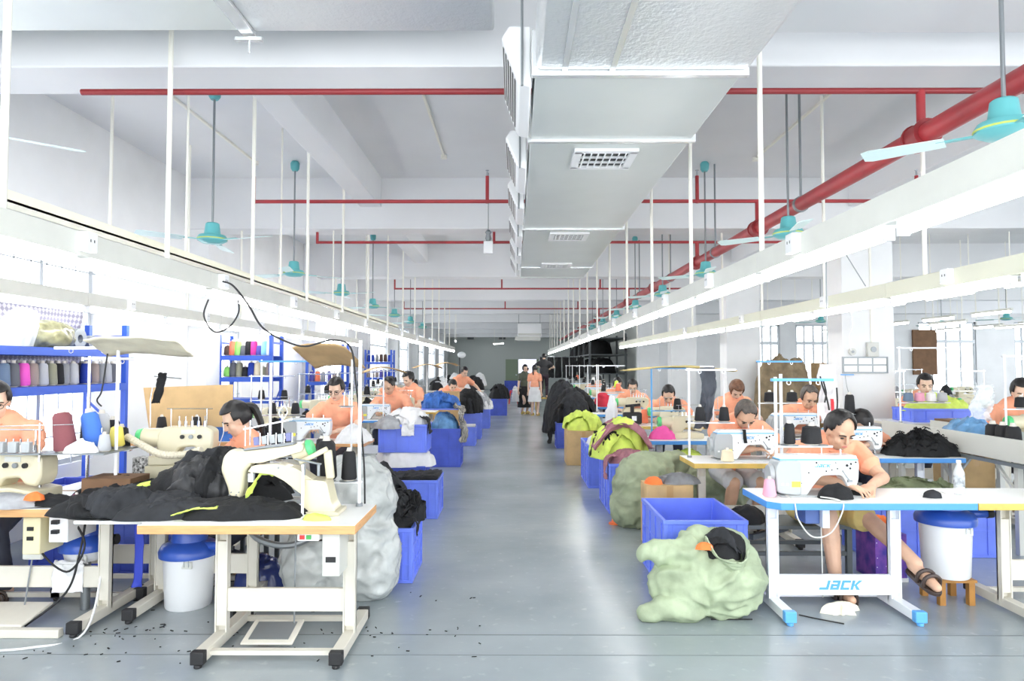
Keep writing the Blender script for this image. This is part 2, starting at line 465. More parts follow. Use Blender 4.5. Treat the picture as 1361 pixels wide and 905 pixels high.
for k, (vx0, vx1, vy0, vy1) in enumerate(((765, 838, 222, 196), (733, 778, 319, 307), (723, 755, 356, 348))):
    a = onz(vx0 + 5, vy0, DZ); c = onz(vx1 - 6, vy1, DZ)
    x0 = .5 - .02; wv, cy = .40, (a.y + c.y) / 2
    cx = (onz((vx0 + vx1) / 2, (vy0 + vy1) / 2, DZ)).x
    d = obj('vent', MB().box((0, 0, -.004), (.34, .34, .006)), m_black, duct, smooth=None, loc=(cx, cy, DZ))
    h = .2
    fr = MB()
    for sx, sy, w, dd in ((0, -h, .46, .06), (0, h, .46, .06), (-h, 0, .06, .4), (h, 0, .06, .4)): fr.box((sx, sy, -.012), (w, dd, .024))
    obj('vent_frame', fr, m_vent, d, bevel=.004)
    for j in range(7): obj('slat', MB().box((-.15 + j * .05, 0, -.018), (.008, .36, .03), (0, .5, 0)), m_vent, d, smooth=None)
    for j in range(2): obj('slat', MB().box((0, -.06 + j * .12, -.014), (.36, .008, .02)), m_vent, d, smooth=None)
# wall-mounted outlet boxes along the left flank of the duct
for k, (yy, ln, zt) in enumerate(((4.05, .85, .34), (5.55, .8, .30), (6.9, .8, .3), (8.3, .8, .28), (9.7, .8, .27), (11.1, .8, .27))):
    poly = [(0, 0), (-.07, .02), (-.16, zt * .8), (-.12, zt), (0, zt)]
    M = Matrix(((1,0,0,0),(0,0,1,0),(0,1,0,0),(0,0,0,1)))
    t = obj('air_outlet', MB().prism(poly, ln, M), m_vent, duct, bevel=.012, loc=(DX0 - .02, yy, DZ - .05))
    g = MB()
    for j in range(6):
        f = (j + .5) / 6
        g.box((-.078 - f * .075, 0, .05 + f * (zt * .8 - .06)), (.012, ln - .12, .014), (0, -.35, 0))
    obj('louvre', g, m_black, t, smooth=None)
    obj('bracket', MB().cyl((-.05, -ln/2 - .02, 0), (-.05, -ln/2 - .02, zt + .5), .008, n=6), m_grey, t)
# branch duct leaving to the left near the camera
br = thing('branch_duct', 'wide foil clad branch duct crossing the ceiling left of the main duct', 'duct', (0, 0, 0))
zb = 3.62
obj('foil_section', MB().bb((-1.55, 3.05, zb), (-.12, 3.98, zb + .4)), m_foil, br, bevel=.02)
obj('duct_section', MB().bb((-6, 3.05, zb - .01), (-1.6, 3.95, zb + .4)), m_duct, br, bevel=.02)
obj('flange', MB().bb((-1.62, 3.05, zb - .02), (-1.54, 4.0, zb + .42)), m_seam, br, bevel=.004)
obj('hanger', MB().cyl((-1.58, 3.99, zb - .12), (-1.58, 3.99, ZC), .006, n=6).bb((-1.66, 3.97, zb - .05), (-1.5, 4.0, zb - .03)), m_seam, br)

# --- red sprinkler main and branches
m_red = mat('red_pipe_paint', (172, 52, 58), .4, var=.12, vscale=5)
m_dred = mat('dark_red_pipe', (140, 42, 46), .45)
PXM, PZM = 2.66, CAMZ + 1.5
mp_ = thing('sprinkler_pipework', 'red sprinkler pipework with a thick main and thin branches under the ceiling', 'pipe', (PXM, 0, PZM))
obj('main_pipe', MB().cyl((0, -2, 0), (0, 40, 0), .065, n=20), m_red, mp_, smooth=.9)
for yy in (4.42, 7.42, 9.9, 13.0, 16, 22, 28): obj('coupling', MB().cyl((0, yy - .06, 0), (0, yy + .06, 0), .085, n=20).cyl((0, yy - .075, 0), (0, yy - .06, 0), .095, n=20).cyl((0, yy + .06, 0), (0, yy + .075, 0), .095, n=20), m_dred, mp_, smooth=.9)
for yy in (6.3, 9.0, 11.6, 14.5, 19, 25): obj('hanger', MB().cyl((0, yy, .06), (0, yy, ZC - PZM), .012, n=8).cyl((0, yy - .02, 0), (0, yy + .02, 0), .075, n=16), m_grey, mp_)
ZBR = CAMZ + 1.8
for k, (yy, xa, xb) in enumerate(((4.42, pxx(100, 4.42), 3.4), (7.42, pxx(334, 7.42), 4.4), (9.9, pxx(420, 9.9), 4.6), (15.9, pxx(524, 15.9), 4.6), (21.5, -3.5, 4.5))):
    b = obj('branch_pipe', MB().cyl((xa, 0, 0), (xb, 0, 0), .02, n=10), m_red if k else m_dred, mp_, smooth=.9, loc=(-PXM, yy, ZBR - PZM))
    obj('drop', MB().cyl((PXM, 0, 0), (PXM, 0, PZM - ZBR + .05), .028, n=10), m_red, b)
    for xx in ([xa, -.3, 2.0, xb] if k else [-.3, 2.0]):
        if k == 0: continue
        obj('riser', MB().cyl((xx, 0, -.02), (xx, 0, .28), .02, n=10), m_red, b)
        obj('sprinkler_head', MB().cyl((xx, 0, .28), (xx, 0, .34), .011, n=8).cyl((xx, 0, .34), (xx, 0, .345), .02, n=10), m_chrome, b)

# --- ceiling fans
m_teal = mat('teal_fan_paint', (98, 178, 182), .35)
m_teal2 = mat('teal_fan_disc', (150, 208, 208), .3)
m_blade = mat('fan_blade_pale', (205, 228, 228), .4)
m_band2 = mat('fan_gold_band', (190, 200, 90), .4)
def build_fan():
    t = thing('ceiling_fan', 'x', 'ceiling fan', (0, 0, 0))
    HL = ZC - (CAMZ + 1.22)
    obj('canopy', MB().lathe([(.035, HL - .13), (.055, HL - .1), (.06, HL - .03), (.04, HL - .001)], 14), m_teal, t)
    obj('rod', MB().cyl((0, 0, .07), (0, 0, HL - .1), .011, n=8), m_grey, t)
    mo = obj('motor', MB().lathe([(.05, .14), (.062, .13), (.075, .03), (.12, .02), (.135, -.005), (.135, -.03), (.09, -.055), (.03, -.062)][::-1], 20), m_teal, t)
    obj('trim_band', MB().lathe([(.137, -.022), (.139, -.012)], 20, cap=False), m_band2, mo)
    for k in range(3):
        a = 2 * pi * k / 3 + .35
        rm = Matrix.Rotation(a, 4, 'Z')
        b = MB(); b.prism([(.26, -.05), (.62, -.065), (.66, -.05), (.66, .05), (.62, .065), (.26, .05)], .004, rm @ Matrix.Translation((0, 0, -.03)) @ Matrix.Rotation(.2, 4, 'X'))
        bl = obj('blade', b, m_blade, t, smooth=None)
        obj('blade_arm', MB().prism([(.1, -.018), (.3, -.022), (.3, .022), (.1, .018)], .006, rm @ Matrix.Translation((0, 0, -.026))), m_teal, bl, smooth=None)
    return t
fans = []
for k in range(8): fans.append((2.5, 3.45 + 2.75 * k if k < 2 else 8.9 + 2.6 * (k - 2), 0, 'the right-hand work row'))
for k, yy in enumerate((3.3, 6.45, 8.85, 11.3, 13.8, 16.3, 18.8, 21.3)): fans.append((-2.88, yy, .4 + k, 'the left-hand work row'))
for (fx, fy) in ((12.5, 20), (12.6, 17.5), (8.3, 18.5), (7.3, 21.0)): fans.append((fx, fy, fx, 'the window bay behind the pillars'))
for fx, fy, rz, row in fans:
    o = proto('fan', build_fan)
    put(o, (fx, fy, CAMZ + 1.22), rz, 'teal ceiling fan on a long rod above %s' % row, 'ceiling fans above %s' % row)

# --- light trunkings with fluorescent tubes
m_trunk = mat('trunking_paint', (226, 226, 218), .45, var=.02)
m_tube = mat('fluorescent_tube', (255, 255, 255), .3, emit=14.0)
m_white_pl = mat('white_plastic', (243, 244, 245), .35)
m_pvc = mat('pvc_pipe', (238, 236, 226), .4)
PITCHT = 1.42
def trunking(label, X, y0, y1, zb, hangs, boxes, col=m_trunk):
    t = thing('light_trunking', label, 'light fixture', (X, 0, zb))
    n = int((y1 - y0) / 2.84)
    for k in range(n):
        obj('channel', MB().bb((-.035, y0 + k * 2.84 + .002, 0), (.035, y0 + (k + 1) * 2.84 - .002, .12)), col, t, bevel=.003)
    k = 0; yy = y0
    while yy + PITCHT <= y1 + .01:
        o = obj('tube', MB().cyl((0, yy + .06, -.033), (0, yy + PITCHT - .06, -.033), .024, n=10), m_tube, t, smooth=1.2)
        for s_ in (.04, PITCHT - .06): obj('lamp_holder', MB().bb((-.02, yy + s_, -.06), (.02, yy + s_ + .02, 0)), m_white_pl, o, smooth=None)
        yy += PITCHT
    for yy in hangs: obj('hanger_pipe', MB().cyl((0, yy, .12), (0, yy, ZC - zb), .016, n=8), m_pvc, t)
    for (yy, sd) in boxes:
        o = obj('socket_box', MB().box((sd * .055, yy, .07), (.05, .09, .1)), m_white_pl, t, bevel=.006)
        for dy in (-.015, .015): obj('socket_hole', MB().box((sd * .0805, yy + dy, .075), (.002, .006, .014)), m_black, o, smooth=None)
    return t
ZT = CAMZ + .55
hs = [4.04 + 1.62 * k for k in range(16)]
trunking('long light trunking with glowing tubes over the right-hand work row', 1.47, -1.64, 29.6, ZT, [-.9, 1.0] + hs, [(3.45, -1), (4.95, -1), (6.4, -1), (8, -1), (9.7, -1), (11.4, -1), (13, -1), (15, -1), (17, -1)])
trunking('long light trunking with glowing tubes over the left-hand work row', -2.2, -.84, 24.72, ZT, [-.3, 1.2, 2.9, 4.29, 5.69, 7.2, 8.7, 10.2, 11.8, 13.4, 15, 16.6, 18.2, 19.8, 21.4, 23], [(3.4, 1), (5, 1), (6.6, 1), (8.2, 1), (9.8, 1), (11.4, 1), (13, 1), (15, 1)])
trunking('light trunking with glowing tubes between the right-hand row and the pillars', 3.05, -.14, 19.74, ZT, [.4, 2.0, 3.5, 5.06, 6.7, 8.4, 10, 11.7, 13.4, 15, 17, 19], [(4.72, -1), (6.6, -1), (9, -1), (12, -1)], mat('cream_trunking', (228, 228, 208), .45))
trunking('light trunking with glowing tubes beside the window wall', -3.95, .56, 17.6, ZT, [1.2, 2.8, 5, 6.6, 8.2, 9.8, 11.4, 13, 15, 17], [(6.9, 1), (8.6, 1), (10.5, 1), (12.5, 1)])
# a few tubes hanging far off in the window bay and hall end
for k, (x, y, z, a) in enumerate(((9.5, 15, 2.6, 0), (12.5, 17, 2.65, .2), (-.9, 38, 2.9, .5), (-2.6, 30, 2.75, .05))):
    t = thing('tube_light', ('single glowing tube light hanging behind the first pillar', 'single glowing tube light hanging near the far bright windows', 'slanted single tube light hanging before the far wall', 'single tube light at the end of the left work row')[k], 'light fixture', (x, y, z), a)
    obj('batten', MB().box((0, 0, 0), (.06, 1.3, .05)), m_trunk, t, bevel=.004)
    obj('tube', MB().cyl((0, -.6, -.045), (0, .6, -.045), .014, n=8), m_tube, t)
    for yy in (-.5, .5): obj('hanger_pipe', MB().cyl((0, yy, .02), (0, yy, ZC - z), .01, n=6), m_pvc, t)
for k, (x, y0, n_) in enumerate(((7.2, 7.5, 9), (10.6, 9.5, 8), (14.2, 11, 7), (17.6, 12, 6))):
    for j in range(n_):
        t = thing('tube_light', 'pendant glowing tube light hung high over the window bay', 'light fixture', (x, y0 + j * 1.9, 2.85), 0, 'tube lights over the window bay')
        obj('batten', MB().box((0, 0, 0), (.06, 1.3, .05)), m_trunk, t, bevel=.004)
        obj('tube', MB().cyl((0, -.6, -.055), (0, .6, -.055), .024, n=8), m_tube, t)
        for yy in (-.5, .5): obj('hanger_pipe', MB().cyl((0, yy, .02), (0, yy, ZC - 2.85), .008, n=6), m_pvc, t)
for x in (-2.5, 0, 2.5):  # battens hidden behind the beams, added to brighten the far wall
    for y in (28.5, 33.7, 39.0, 44.3):
        t = thing('added_batten', 'added glowing batten light hidden behind the beams in a far bay', 'light fixture', (x, y, ZC - .03), 0, 'added hidden battens in the far bays')
        obj('batten', MB().box((0, 0, 0), (.07, 1.3, .06)), m_trunk, t, bevel=.004)
        obj('tube', MB().cyl((0, -.6, -.055), (0, .6, -.055), .024, n=8), m_tube, t)
ct = thing('cable_tray', 'cream cable tray with loose wires hung beside the left-hand lights', 'cable tray', (-2.62, 0, 2.47))
obj('tray', MB().bb((-.06, 2.0, 0), (.06, 15, .012)).bb((-.06, 2.0, 0), (-.052, 15, .06)).bb((.052, 2.0, 0), (.06, 15, .06)), mat('cream_tray', (226, 224, 205), .5), ct, smooth=None)
for k in range(3): obj('wire', MB().tube([(-.03 + k * .03, 2 + j * .8, .02 + .03 * fb((j, k, 0), 2)) for j in range(16)], .006, 5), m_black if k == 1 else m_lgrey, ct)
for yy in (2.7, 5.4, 7.6, 9.8, 12, 14): obj('hanger_pipe', MB().cyl((0, yy, .01), (0, yy, ZC - 2.47), .01, n=6), m_pvc, ct)
# conduits along the ceiling
for k, (x, y0, y1) in enumerate(((-3.4, 4.9, 8.85), (-.9, 4.9, 8.6), (3.1, 4.9, 8.7), (-2.5, 10.2, 14))):
    c = thing('conduit', 'thin white cable conduit fixed along the ceiling panel', 'conduit', (x, 0, ZC), 0, 'ceiling conduits')
    obj('pipe', MB().bb((-.012, y0, -.025), (.012, y1, 0)), m_pvc, c, smooth=None)
    obj('junction_box', MB().cyl((0, y1, -.045), (0, y1, 0), .04, n=12), m_pvc, c)
# exit-lamp hanging left of the duct, ducted air unit at the hall end
el = thing('emergency_lamp', 'white pendant lamp with wire guard hanging left of the air duct', 'lamp', at(649, 320, 9.4) - V((0, 0, .15)))
obj('shade', MB().box((0, 0, .06), (.13, .06, .17)), m_white_pl, el, bevel=.01)
obj('head', MB().lathe([(.03, .15), (.045, .18), (.03, .24), (.045, .27), (.02, .3)], 12), m_grey, el)
obj('cord', MB().cyl((0, 0, .3), (0, 0, ZC - el.location.z), .006, n=6), m_grey, el)
YA = 27.0
au = thing('air_unit', 'big white boxed air conditioning unit hung before the far wall', 'air unit', (pxx(704, YA), YA, pxz(447, YA)))
wA = pxx(720, YA) - pxx(688, YA); hA = pxz(430, YA) - pxz(447, YA)
obj('case', MB().bb((-wA/2, 0, 0), (wA/2, .8, hA)), m_white_pl, au, bevel=.02)
obj('outlet_flap', MB().bb((-wA/2 + .03, -.02, .03), (wA/2 - .03, .0, .12)), m_lgrey, au)
obj('lower_tray', MB().bb((-wA/2 - .1, .05, -.16), (wA/2 - .05, .75, 0)), m_lgrey, au, bevel=.01)
for sx in (-1, 1): obj('hanger', MB().cyl((sx * wA * .45, .4, hA), (sx * wA * .45, .4, ZC - au.location.z), .012, n=6), m_grey, au)
# ============================================================= BUILDERS FOR THE FURNITURE AND GOODS
m_lam = mat('white_laminate', (244, 244, 242), .35, var=.02, vscale=3)
m_wood_edge = mat('orange_ply_edge', (226, 172, 116), .5, var=.1, vscale=8, stretch=(1, 1, 12))
m_yel_edge = mat('yellow_ply_edge', (222, 188, 96), .5, var=.1, vscale=8)
m_blue_edge = mat('blue_edge_band', (78, 150, 222), .4)
m_beige = mat('beige_stand_paint', (218, 214, 202), .45, var=.05, vscale=4)
m_wstand = mat('white_stand_paint', (240, 242, 245), .4)
m_bcap = mat('light_blue_cap', (96, 170, 232), .4)
m_jackblue = mat('logo_blue', (88, 164, 226), .4)
m_cream = mat('cream_machine_enamel', (216, 208, 180), .3, var=.03, vscale=5, coat=.3)
m_jwhite = mat('machine_white_enamel', (242, 245, 247), .25, coat=.4)
m_jgrey = mat('machine_grey_housing', (172, 176, 178), .4)
m_jblue = mat('machine_blue_stripe', (120, 186, 226), .35)
m_green = mat('green_handwheel', (92, 205, 130), .35)
m_yellow = mat('yellow_sticker', (235, 225, 80), .5)
m_crate = mat('blue_crate_plastic', (112, 136, 242), .4, var=.06, vscale=5)
m_crate2 = mat('dark_blue_crate_plastic', (78, 100, 208), .4, var=.08, vscale=5)
m_lid = mat('blue_lid_plastic', (46, 84, 176), .3)
m_bucket = mat('milky_bucket_plastic', (226, 228, 230), .4)
m_card = mat('cardboard', (204, 172, 124), .8, var=.08, vscale=6)
m_cardl = mat('pale_cardboard', (242, 236, 212), .8, var=.08, vscale=6)
m_dcard = mat('dark_cardboard', (128, 96, 70), .8, var=.1)
m_sack = mat('woven_sack_green', (176, 190, 158), .7, var=.14, vscale=7, bump=.7, bscale=11)
m_sack2 = mat('woven_sack_olive', (160, 170, 140), .7, var=.16, vscale=5, bump=.7, bscale=9)
m_plas = mat('cloudy_plastic_film', (206, 210, 208), .25, var=.14, vscale=5, alpha=.9, bump=.8, bscale=8)
m_clear = mat('clear_plastic', (235, 240, 242), .12, alpha=.45)
m_bclr = mat('blue_film', (110, 165, 215), .2, alpha=.9, var=.2, vscale=8)
m_cblk = mat('black_cloth', (24, 25, 28), .85, var=.35, vscale=9, bump=.3, bscale=60)
m_cdk = mat('charcoal_cloth', (44, 46, 51), .85, var=.3, vscale=9)
m_cwht = mat('white_cloth', (235, 235, 236), .85, var=.05, vscale=8)
m_cgry = mat('grey_cloth', (170, 172, 176), .85, var=.15, vscale=8)
m_cneon = mat('neon_yellow_cloth', (222, 242, 112), .8, var=.1, vscale=8)
m_cmauve = mat('mauve_cloth', (178, 122, 134), .85, var=.18, vscale=8)
m_cblue = mat('blue_cloth', (66, 120, 205), .8, var=.3, vscale=10)
m_corange = mat('orange_cloth', (250, 128, 62), .8, var=.1)
m_cpink = mat('pink_cloth', (236, 92, 170), .8)
m_cgrn = mat('olive_cloth', (120, 130, 96), .85, var=.2)
m_rack = mat('blue_rack_paint', (52, 92, 196), .4)
m_dframe = mat('dark_stool_metal', (92, 98, 100), .45)
m_rub = mat('black_rubber', (35, 35, 37), .6)

CONE = dict(black=(28, 28, 31), maroon=(136, 78, 84), blue=(72, 122, 214), pink=(240, 96, 200), rose=(238, 168, 190), grey=(150, 152, 156), lgrey=(190, 192, 196),
            dgrey=(104, 106, 112), taupe=(160, 146, 140), navy=(38, 66, 168), slate=(108, 128, 152), yellow=(244, 226, 110), white=(240, 240, 238), orange=(246, 130, 96),
            green=(150, 222, 110), cyan=(150, 214, 232), violet=(88, 84, 168), brown=(86, 66, 58), khaki=(150, 150, 128), neon=(214, 246, 84), magenta=(220, 60, 150), cream=(236, 222, 190))
def cmat(c): return mat('thread_' + c, CONE[c], .75, bump=.35, bscale=3, stretch=(1, 1, 120))
m_core = mat('paper_cone_core', (214, 208, 198), .7)
def build_cone(c, kind):
    def f():
        t = thing('thread_cone', 'x', 'thread cone')
        if kind == 'fat':     # short wide package
            pr = [(.045, .006), (.062, .012), (.052, .105), (.03, .115)]; tip = (.02, .115, .014, .135)
        elif kind == 'tall':
            pr = [(.05, .008), (.058, .02), (.047, .195), (.034, .215)]; tip = (.022, .215, .016, .24)
        else:
            pr = [(.048, .008), (.056, .018), (.04, .14), (.026, .15)]; tip = (.018, .15, .012, .172)
        obj('thread', MB().lathe(pr, 16), cmat(c), t, smooth=.9)
        obj('core', MB().lathe([(.04, 0), (.04, .008), (tip[0], .01), (tip[0], tip[1]), (tip[2], tip[3])], 12), m_core, t)
        return t
    return f
def cone(c, loc, label, group=None, kind='std', tilt=None, scale=None):
    o = put(proto(('cone', c, kind), build_cone(c, kind)), loc, 0, label, group, scale)
    if tilt: o.rotation_euler = tilt
    return o

# ---- sewing tables
def table(label, x0, x1, y0, y1, z=.76, edge=None, stand=None, cap=None, legs=None, logo=False, pedal=None, box=None, group=None, chamfer=0, foot=True, th=.036, sz=.2):
    edge = edge or m_wood_edge; stand = stand or m_beige; cap = cap or m_rub
    cx, cy = (x0 + x1) / 2, (y0 + y1) / 2; w, d = x1 - x0, y1 - y0
    t = thing('sewing_table', label, 'table', (cx, cy, 0), 0, group)
    c = chamfer
    poly = [(-w/2 + c, -d/2), (w/2, -d/2), (w/2, d/2), (-w/2, d/2), (-w/2, -d/2 + c)] if c else [(-w/2, -d/2), (w/2, -d/2), (w/2, d/2), (-w/2, d/2)]
    top = obj('table_top', MB().prism(poly, th, Matrix.Translation((0, 0, z - th/2 - .002))), edge, t, bevel=.004)
    obj('laminate', MB().prism([(a * .996, b * .994) for a, b in poly], .003, Matrix.Translation((0, 0, z - .0015))), m_lam, t, smooth=None)
    legs = legs or (x0 + .12, x1 - .12)
    for lx in legs:
        lx -= cx
        lg = MB().bb((lx - .035, -.012, .06), (lx + .035, .0, z - th - .002)).bb((lx - .035, -.05, .06), (lx - .027, 0, z - th - .002)).bb((lx + .027, -.05, .06), (lx + .035, 0, z - th - .002))
        obj('leg', lg, stand, t, smooth=None)
        obj('leg_inner', MB().bb((lx - .026, -.045, .12), (lx + .026, -.014, z * .8)), stand, t, smooth=None)
        if foot:
            ft = obj('foot', MB().bb((lx - .034, -d/2 - .03, .025), (lx + .034, d/2 + .05, .085)), stand, t, bevel=.004)
            for s_ in (-1, 1):
                yy = -d/2 - .04 if s_ < 0 else d/2 + .055
                obj('foot_cap', MB().bb((lx - .037, yy - .02, .02), (lx + .037, yy + .03, .09)).cyl((lx, yy, .0), (lx, yy, .02), .022, n=10), cap, t, bevel=.006)
    a, b = min(legs) - cx, max(legs) - cx
    st = obj('stretcher', MB().bb((a + .034, -.04, sz), (b - .034, -.012, sz + .135)), stand, t, bevel=.004)
    obj('rear_bar', MB().bb((a + .03, d/2 - .02, .03), (b - .03, d/2 + .01, .06)), stand, t, smooth=None)
    if logo:
        lt = jack_logo(.30, .062); obj('lettering', lt, m_jackblue, t, smooth=None, loc=((a + b) / 2 + .03, -.0412, sz + .068))
    if pedal is not None:
        px_ = pedal - cx
        pd = MB().box((px_, -.02, .075), (.3, .24, .014), (.22, 0, 0))
        po = obj('pedal', pd, stand, t, bevel=.006)
        obj('pedal_mat', MB().box((px_, -.02, .084), (.23, .17, .005), (.22, 0, 0)), m_grey, t, smooth=None)
        obj('pedal_bar', MB().bb((a + .03, -d/2 + .03, .04), (b - .03, -d/2 + .07, .065)), stand, t, smooth=None)
        obj('pedal_rod', MB().cyl((px_ + .1, .05, .1), (px_ + .1, .06, z - th), .005, n=6), m_grey, t)
    if box is not None:
        bx_ = box - cx
        bo = obj('control_box', MB().bb((bx_ - .05, -d/2 + .06, z - th - .25), (bx_ + .05, -d/2 + .3, z - th)), m_lgrey, t, bevel=.006)
        obj('display', MB().bb((bx_ - .028, -d/2 + .055, z - th - .17), (bx_ + .028, -d/2 + .061, z - th - .14)), m_black, t, smooth=None)
        obj('keypad', MB().bb((bx_ - .028, -d/2 + .056, z - th - .215), (bx_ + .028, -d/2 + .061, z - th - .185)), m_white_pl, t, smooth=None)
        sw = obj('switch_box', MB().bb((bx_ - .18, -d/2 + .03, z - th - .045), (bx_ - .06, -d/2 + .08, z - th - .001)), m_white_pl, t, bevel=.004)
        obj('button', MB().bb((bx_ - .165, -d/2 + .022, z - th - .034), (bx_ - .138, -d/2 + .031, z - th - .012)), mat('red_button', (200, 50, 48), .4), t, smooth=None)
        obj('button', MB().bb((bx_ - .128, -d/2 + .022, z - th - .034), (bx_ - .101, -d/2 + .031, z - th - .012)), mat('green_button', (70, 160, 80), .4), t, smooth=None)
    return t

XZ = Matrix(((1,0,0,0),(0,0,-1,0),(0,1,0,0),(0,0,0,1)))   # polygon (x, z) -> extruded along y
def rpoly(pts, r=.012, k=3):
    """rounds the corners of a polygon"""
    out = []; n = len(pts)
    for i in range(n):
        p, a, b = V(pts[i]), V(pts[i-1]), V(pts[(i+1) % n])
        da, db = (a - p), (b - p); q = min(r, da.length * .45, db.length * .45)
        s0, s1 = p + da.normalized() * q, p + db.normalized() * q
        for j in range(k + 1):
            t = j / k; out.append(tuple((1-t)**2 * s0 + 2*t*(1-t) * p + t*t * s1))
    return out

def jack_logo(w, h):
    """wide slanted block letters J A C K"""
    m = MB(); u = w / 4.6; t = .26
    L = [[(0, 0, .95, t), (.95 - t * 1.05, 0, .95, 1)],
         [(1.12, .0, 1.12 + t, .62), (1.12, 0, 2.0, .24), (2.0 - t, 0, 2.0, 1), (1.2, .76, 2.0, 1), (1.12, .38, 2.0, .6)],
         [(2.17, 0, 2.17 + t, 1), (2.17, 0, 3.05, .24), (2.17, .76, 3.05, 1)],
         [(3.22, 0, 3.22 + t, 1)]]
    def q(x, z): return V(((x - 2.1 + z * .28) * u, 0, (z - .5) * h))
    def quad(pts):
        n = len(m.v); k = len(pts)
        off = V((0, -.0012 - .00015 * n / 8, 0)); vs = [q(*p) for p in pts] + [q(*p) + off for p in pts]
        m.add(vs, [tuple(range(k)), tuple(range(2*k-1, k-1, -1))] + [(i, (i+1) % k, (i+1) % k + k, i + k) for i in range(k)])
    for g in L:
        for a, b, c, d in g: quad([(a, b), (c, b), (c, d), (a, d)])
    quad([(3.45, .42), (3.85, 1), (4.2, 1), (3.75, .5)]); quad([(3.45, .58), (3.75, .5), (4.2, 0), (3.85, 0)])
    return m
def build_jack():
    """white lockstitch head seen from its back; needle end at +x, motor housing at -x"""
    t = thing('sewing_machine', 'x', 'sewing machine')
    obj('bed', MB().box((.05, 0, .004), (.5, .2, .008)), m_jgrey, t, bevel=.003)
    arm = [(-.12, .0), (-.02, .0), (.02, .06), (.075, .125), (.2, .128), (.225, .09), (.235, .045), (.285, .045), (.305, .1), (.31, .2), (.302, .225), (-.12, .225)]
    obj('arm', MB().prism(rpoly(arm, .02), .12, XZ), m_jwhite, t, bevel=.012, seg=3)
    obj('top_stripe', MB().prism(rpoly([(-.19, .227), (.3, .226), (.292, .252), (-.16, .252)], .01), .11, XZ), m_jwhite, t, bevel=.01)
    obj('blue_band', MB().box((.055, 0, .226), (.49, .124, .009)), m_jblue, t, smooth=None)
    obj('motor_housing', MB().prism(rpoly([(-.215, .02), (-.06, .0), (-.06, .222), (-.2, .222), (-.22, .17)], .03), .15, XZ), m_jgrey, t, bevel=.015)
    obj('handwheel', MB().cyl((-.22, 0, .13), (-.245, 0, .13), .062, .055, n=20), m_jgrey, t)
    obj('sticker', MB().box((-.095, -.0755, .075), (.055, .002, .035)), m_yellow, t, smooth=None)
    for j in range(2): obj('label_plate', MB().box((-.18 + j * .03, -.0755, .075), (.018, .002, .014)), m_white_pl, t, smooth=None)
    obj('lettering', jack_logo(.11, .022), m_jackblue, t, smooth=None, loc=(.075, -.0605, .188))
    for (a, b, r) in ((.04, .207, .006), (.16, .207, .004), (.23, .19, .009), (.255, .2, .007), (.25, .172, .007), (.1, .155, .005), (.135, .162, .005), (.17, .17, .005), (-.06, .08, .006), (-.01, .145, .005), (.285, .21, .006)):
        obj('screw', MB().cyl((a, -.058, b), (a, -.064, b), r, n=8), m_black, t)
    obj('knee_lever', MB().beam((.2, -.065, .16), (.24, -.068, .1), .006).box((.245, -.068, .095), (.03, .012, .014)), m_grey, t, smooth=None)
    obj('needle_bar', MB().cyl((.262, 0, .01), (.262, 0, .06), .006, n=8).box((.262, 0, .012), (.02, .04, .006)), m_chrome, t)
    obj('spool_pin', MB().cyl((.1, 0, .25), (.1, 0, .3), .004, n=6).cyl((.22, 0, .25), (.22, 0, .285), .006, n=8), m_chrome, t)
    return t
def build_overlock():
    """cream overlock head seen from its back with a green handwheel at -x"""
    t = thing('overlock_machine', 'x', 'sewing machine')
    obj('base', MB().prism(rpoly([(-.18, 0), (.24, 0), (.24, .06), (.1, .08), (-.18, .07)], .015), .24, XZ), m_cream, t, bevel=.012)
    obj('body', MB().prism(rpoly([(-.14, .06), (-.02, .06), (.02, .12), (.12, .13), (.15, .09), (.22, .08), (.25, .13), (.25, .24), (.2, .27), (-.1, .27), (-.14, .22)], .02), .14, XZ), m_cream, t, bevel=.015)
    obj('motor', MB().cyl((-.1, 0, .19), (-.26, 0, .19), .068, n=20), m_cream, t, bevel=.008)
    hw = obj('handwheel', MB().cyl((-.26, 0, .19), (-.3, 0, .19), .068, .06, n=20), m_green, t, bevel=.006)
    obj('hub', MB().cyl((-.3, 0, .19), (-.307, 0, .19), .02, n=10), m_grey, t)
    for j in range(5):
        obj('tension_post', MB().cyl((.0 + j * .045, -.03, .265), (.0 + j * .045, -.03, .31), .012, .01, n=8).cyl((j * .045, -.03, .31), (j * .045, -.03, .345), .004, n=6), m_chrome, t)
    for j in range(3): obj('dial', MB().cyl((.04 + j * .06, -.07, .2), (.04 + j * .06, -.085, .2), .015, n=10), m_black if j != 1 else m_grey, t)
    obj('plate', MB().box((.08, -.072, .235), (.1, .003, .03)), m_lgrey, t, smooth=None)
    obj('thread_rail', MB().cyl((-.05, -.05, .27), (-.05, -.05, .4), .004, n=6).cyl((.2, -.05, .27), (.2, -.05, .4), .004, n=6).cyl((-.08, -.05, .4), (.24, -.05, .4), .004, n=6), m_chrome, t)
    obj('needle_bar', MB().cyl((.19, 0, .06), (.19, 0, .1), .008, n=8), m_chrome, t)
    return t
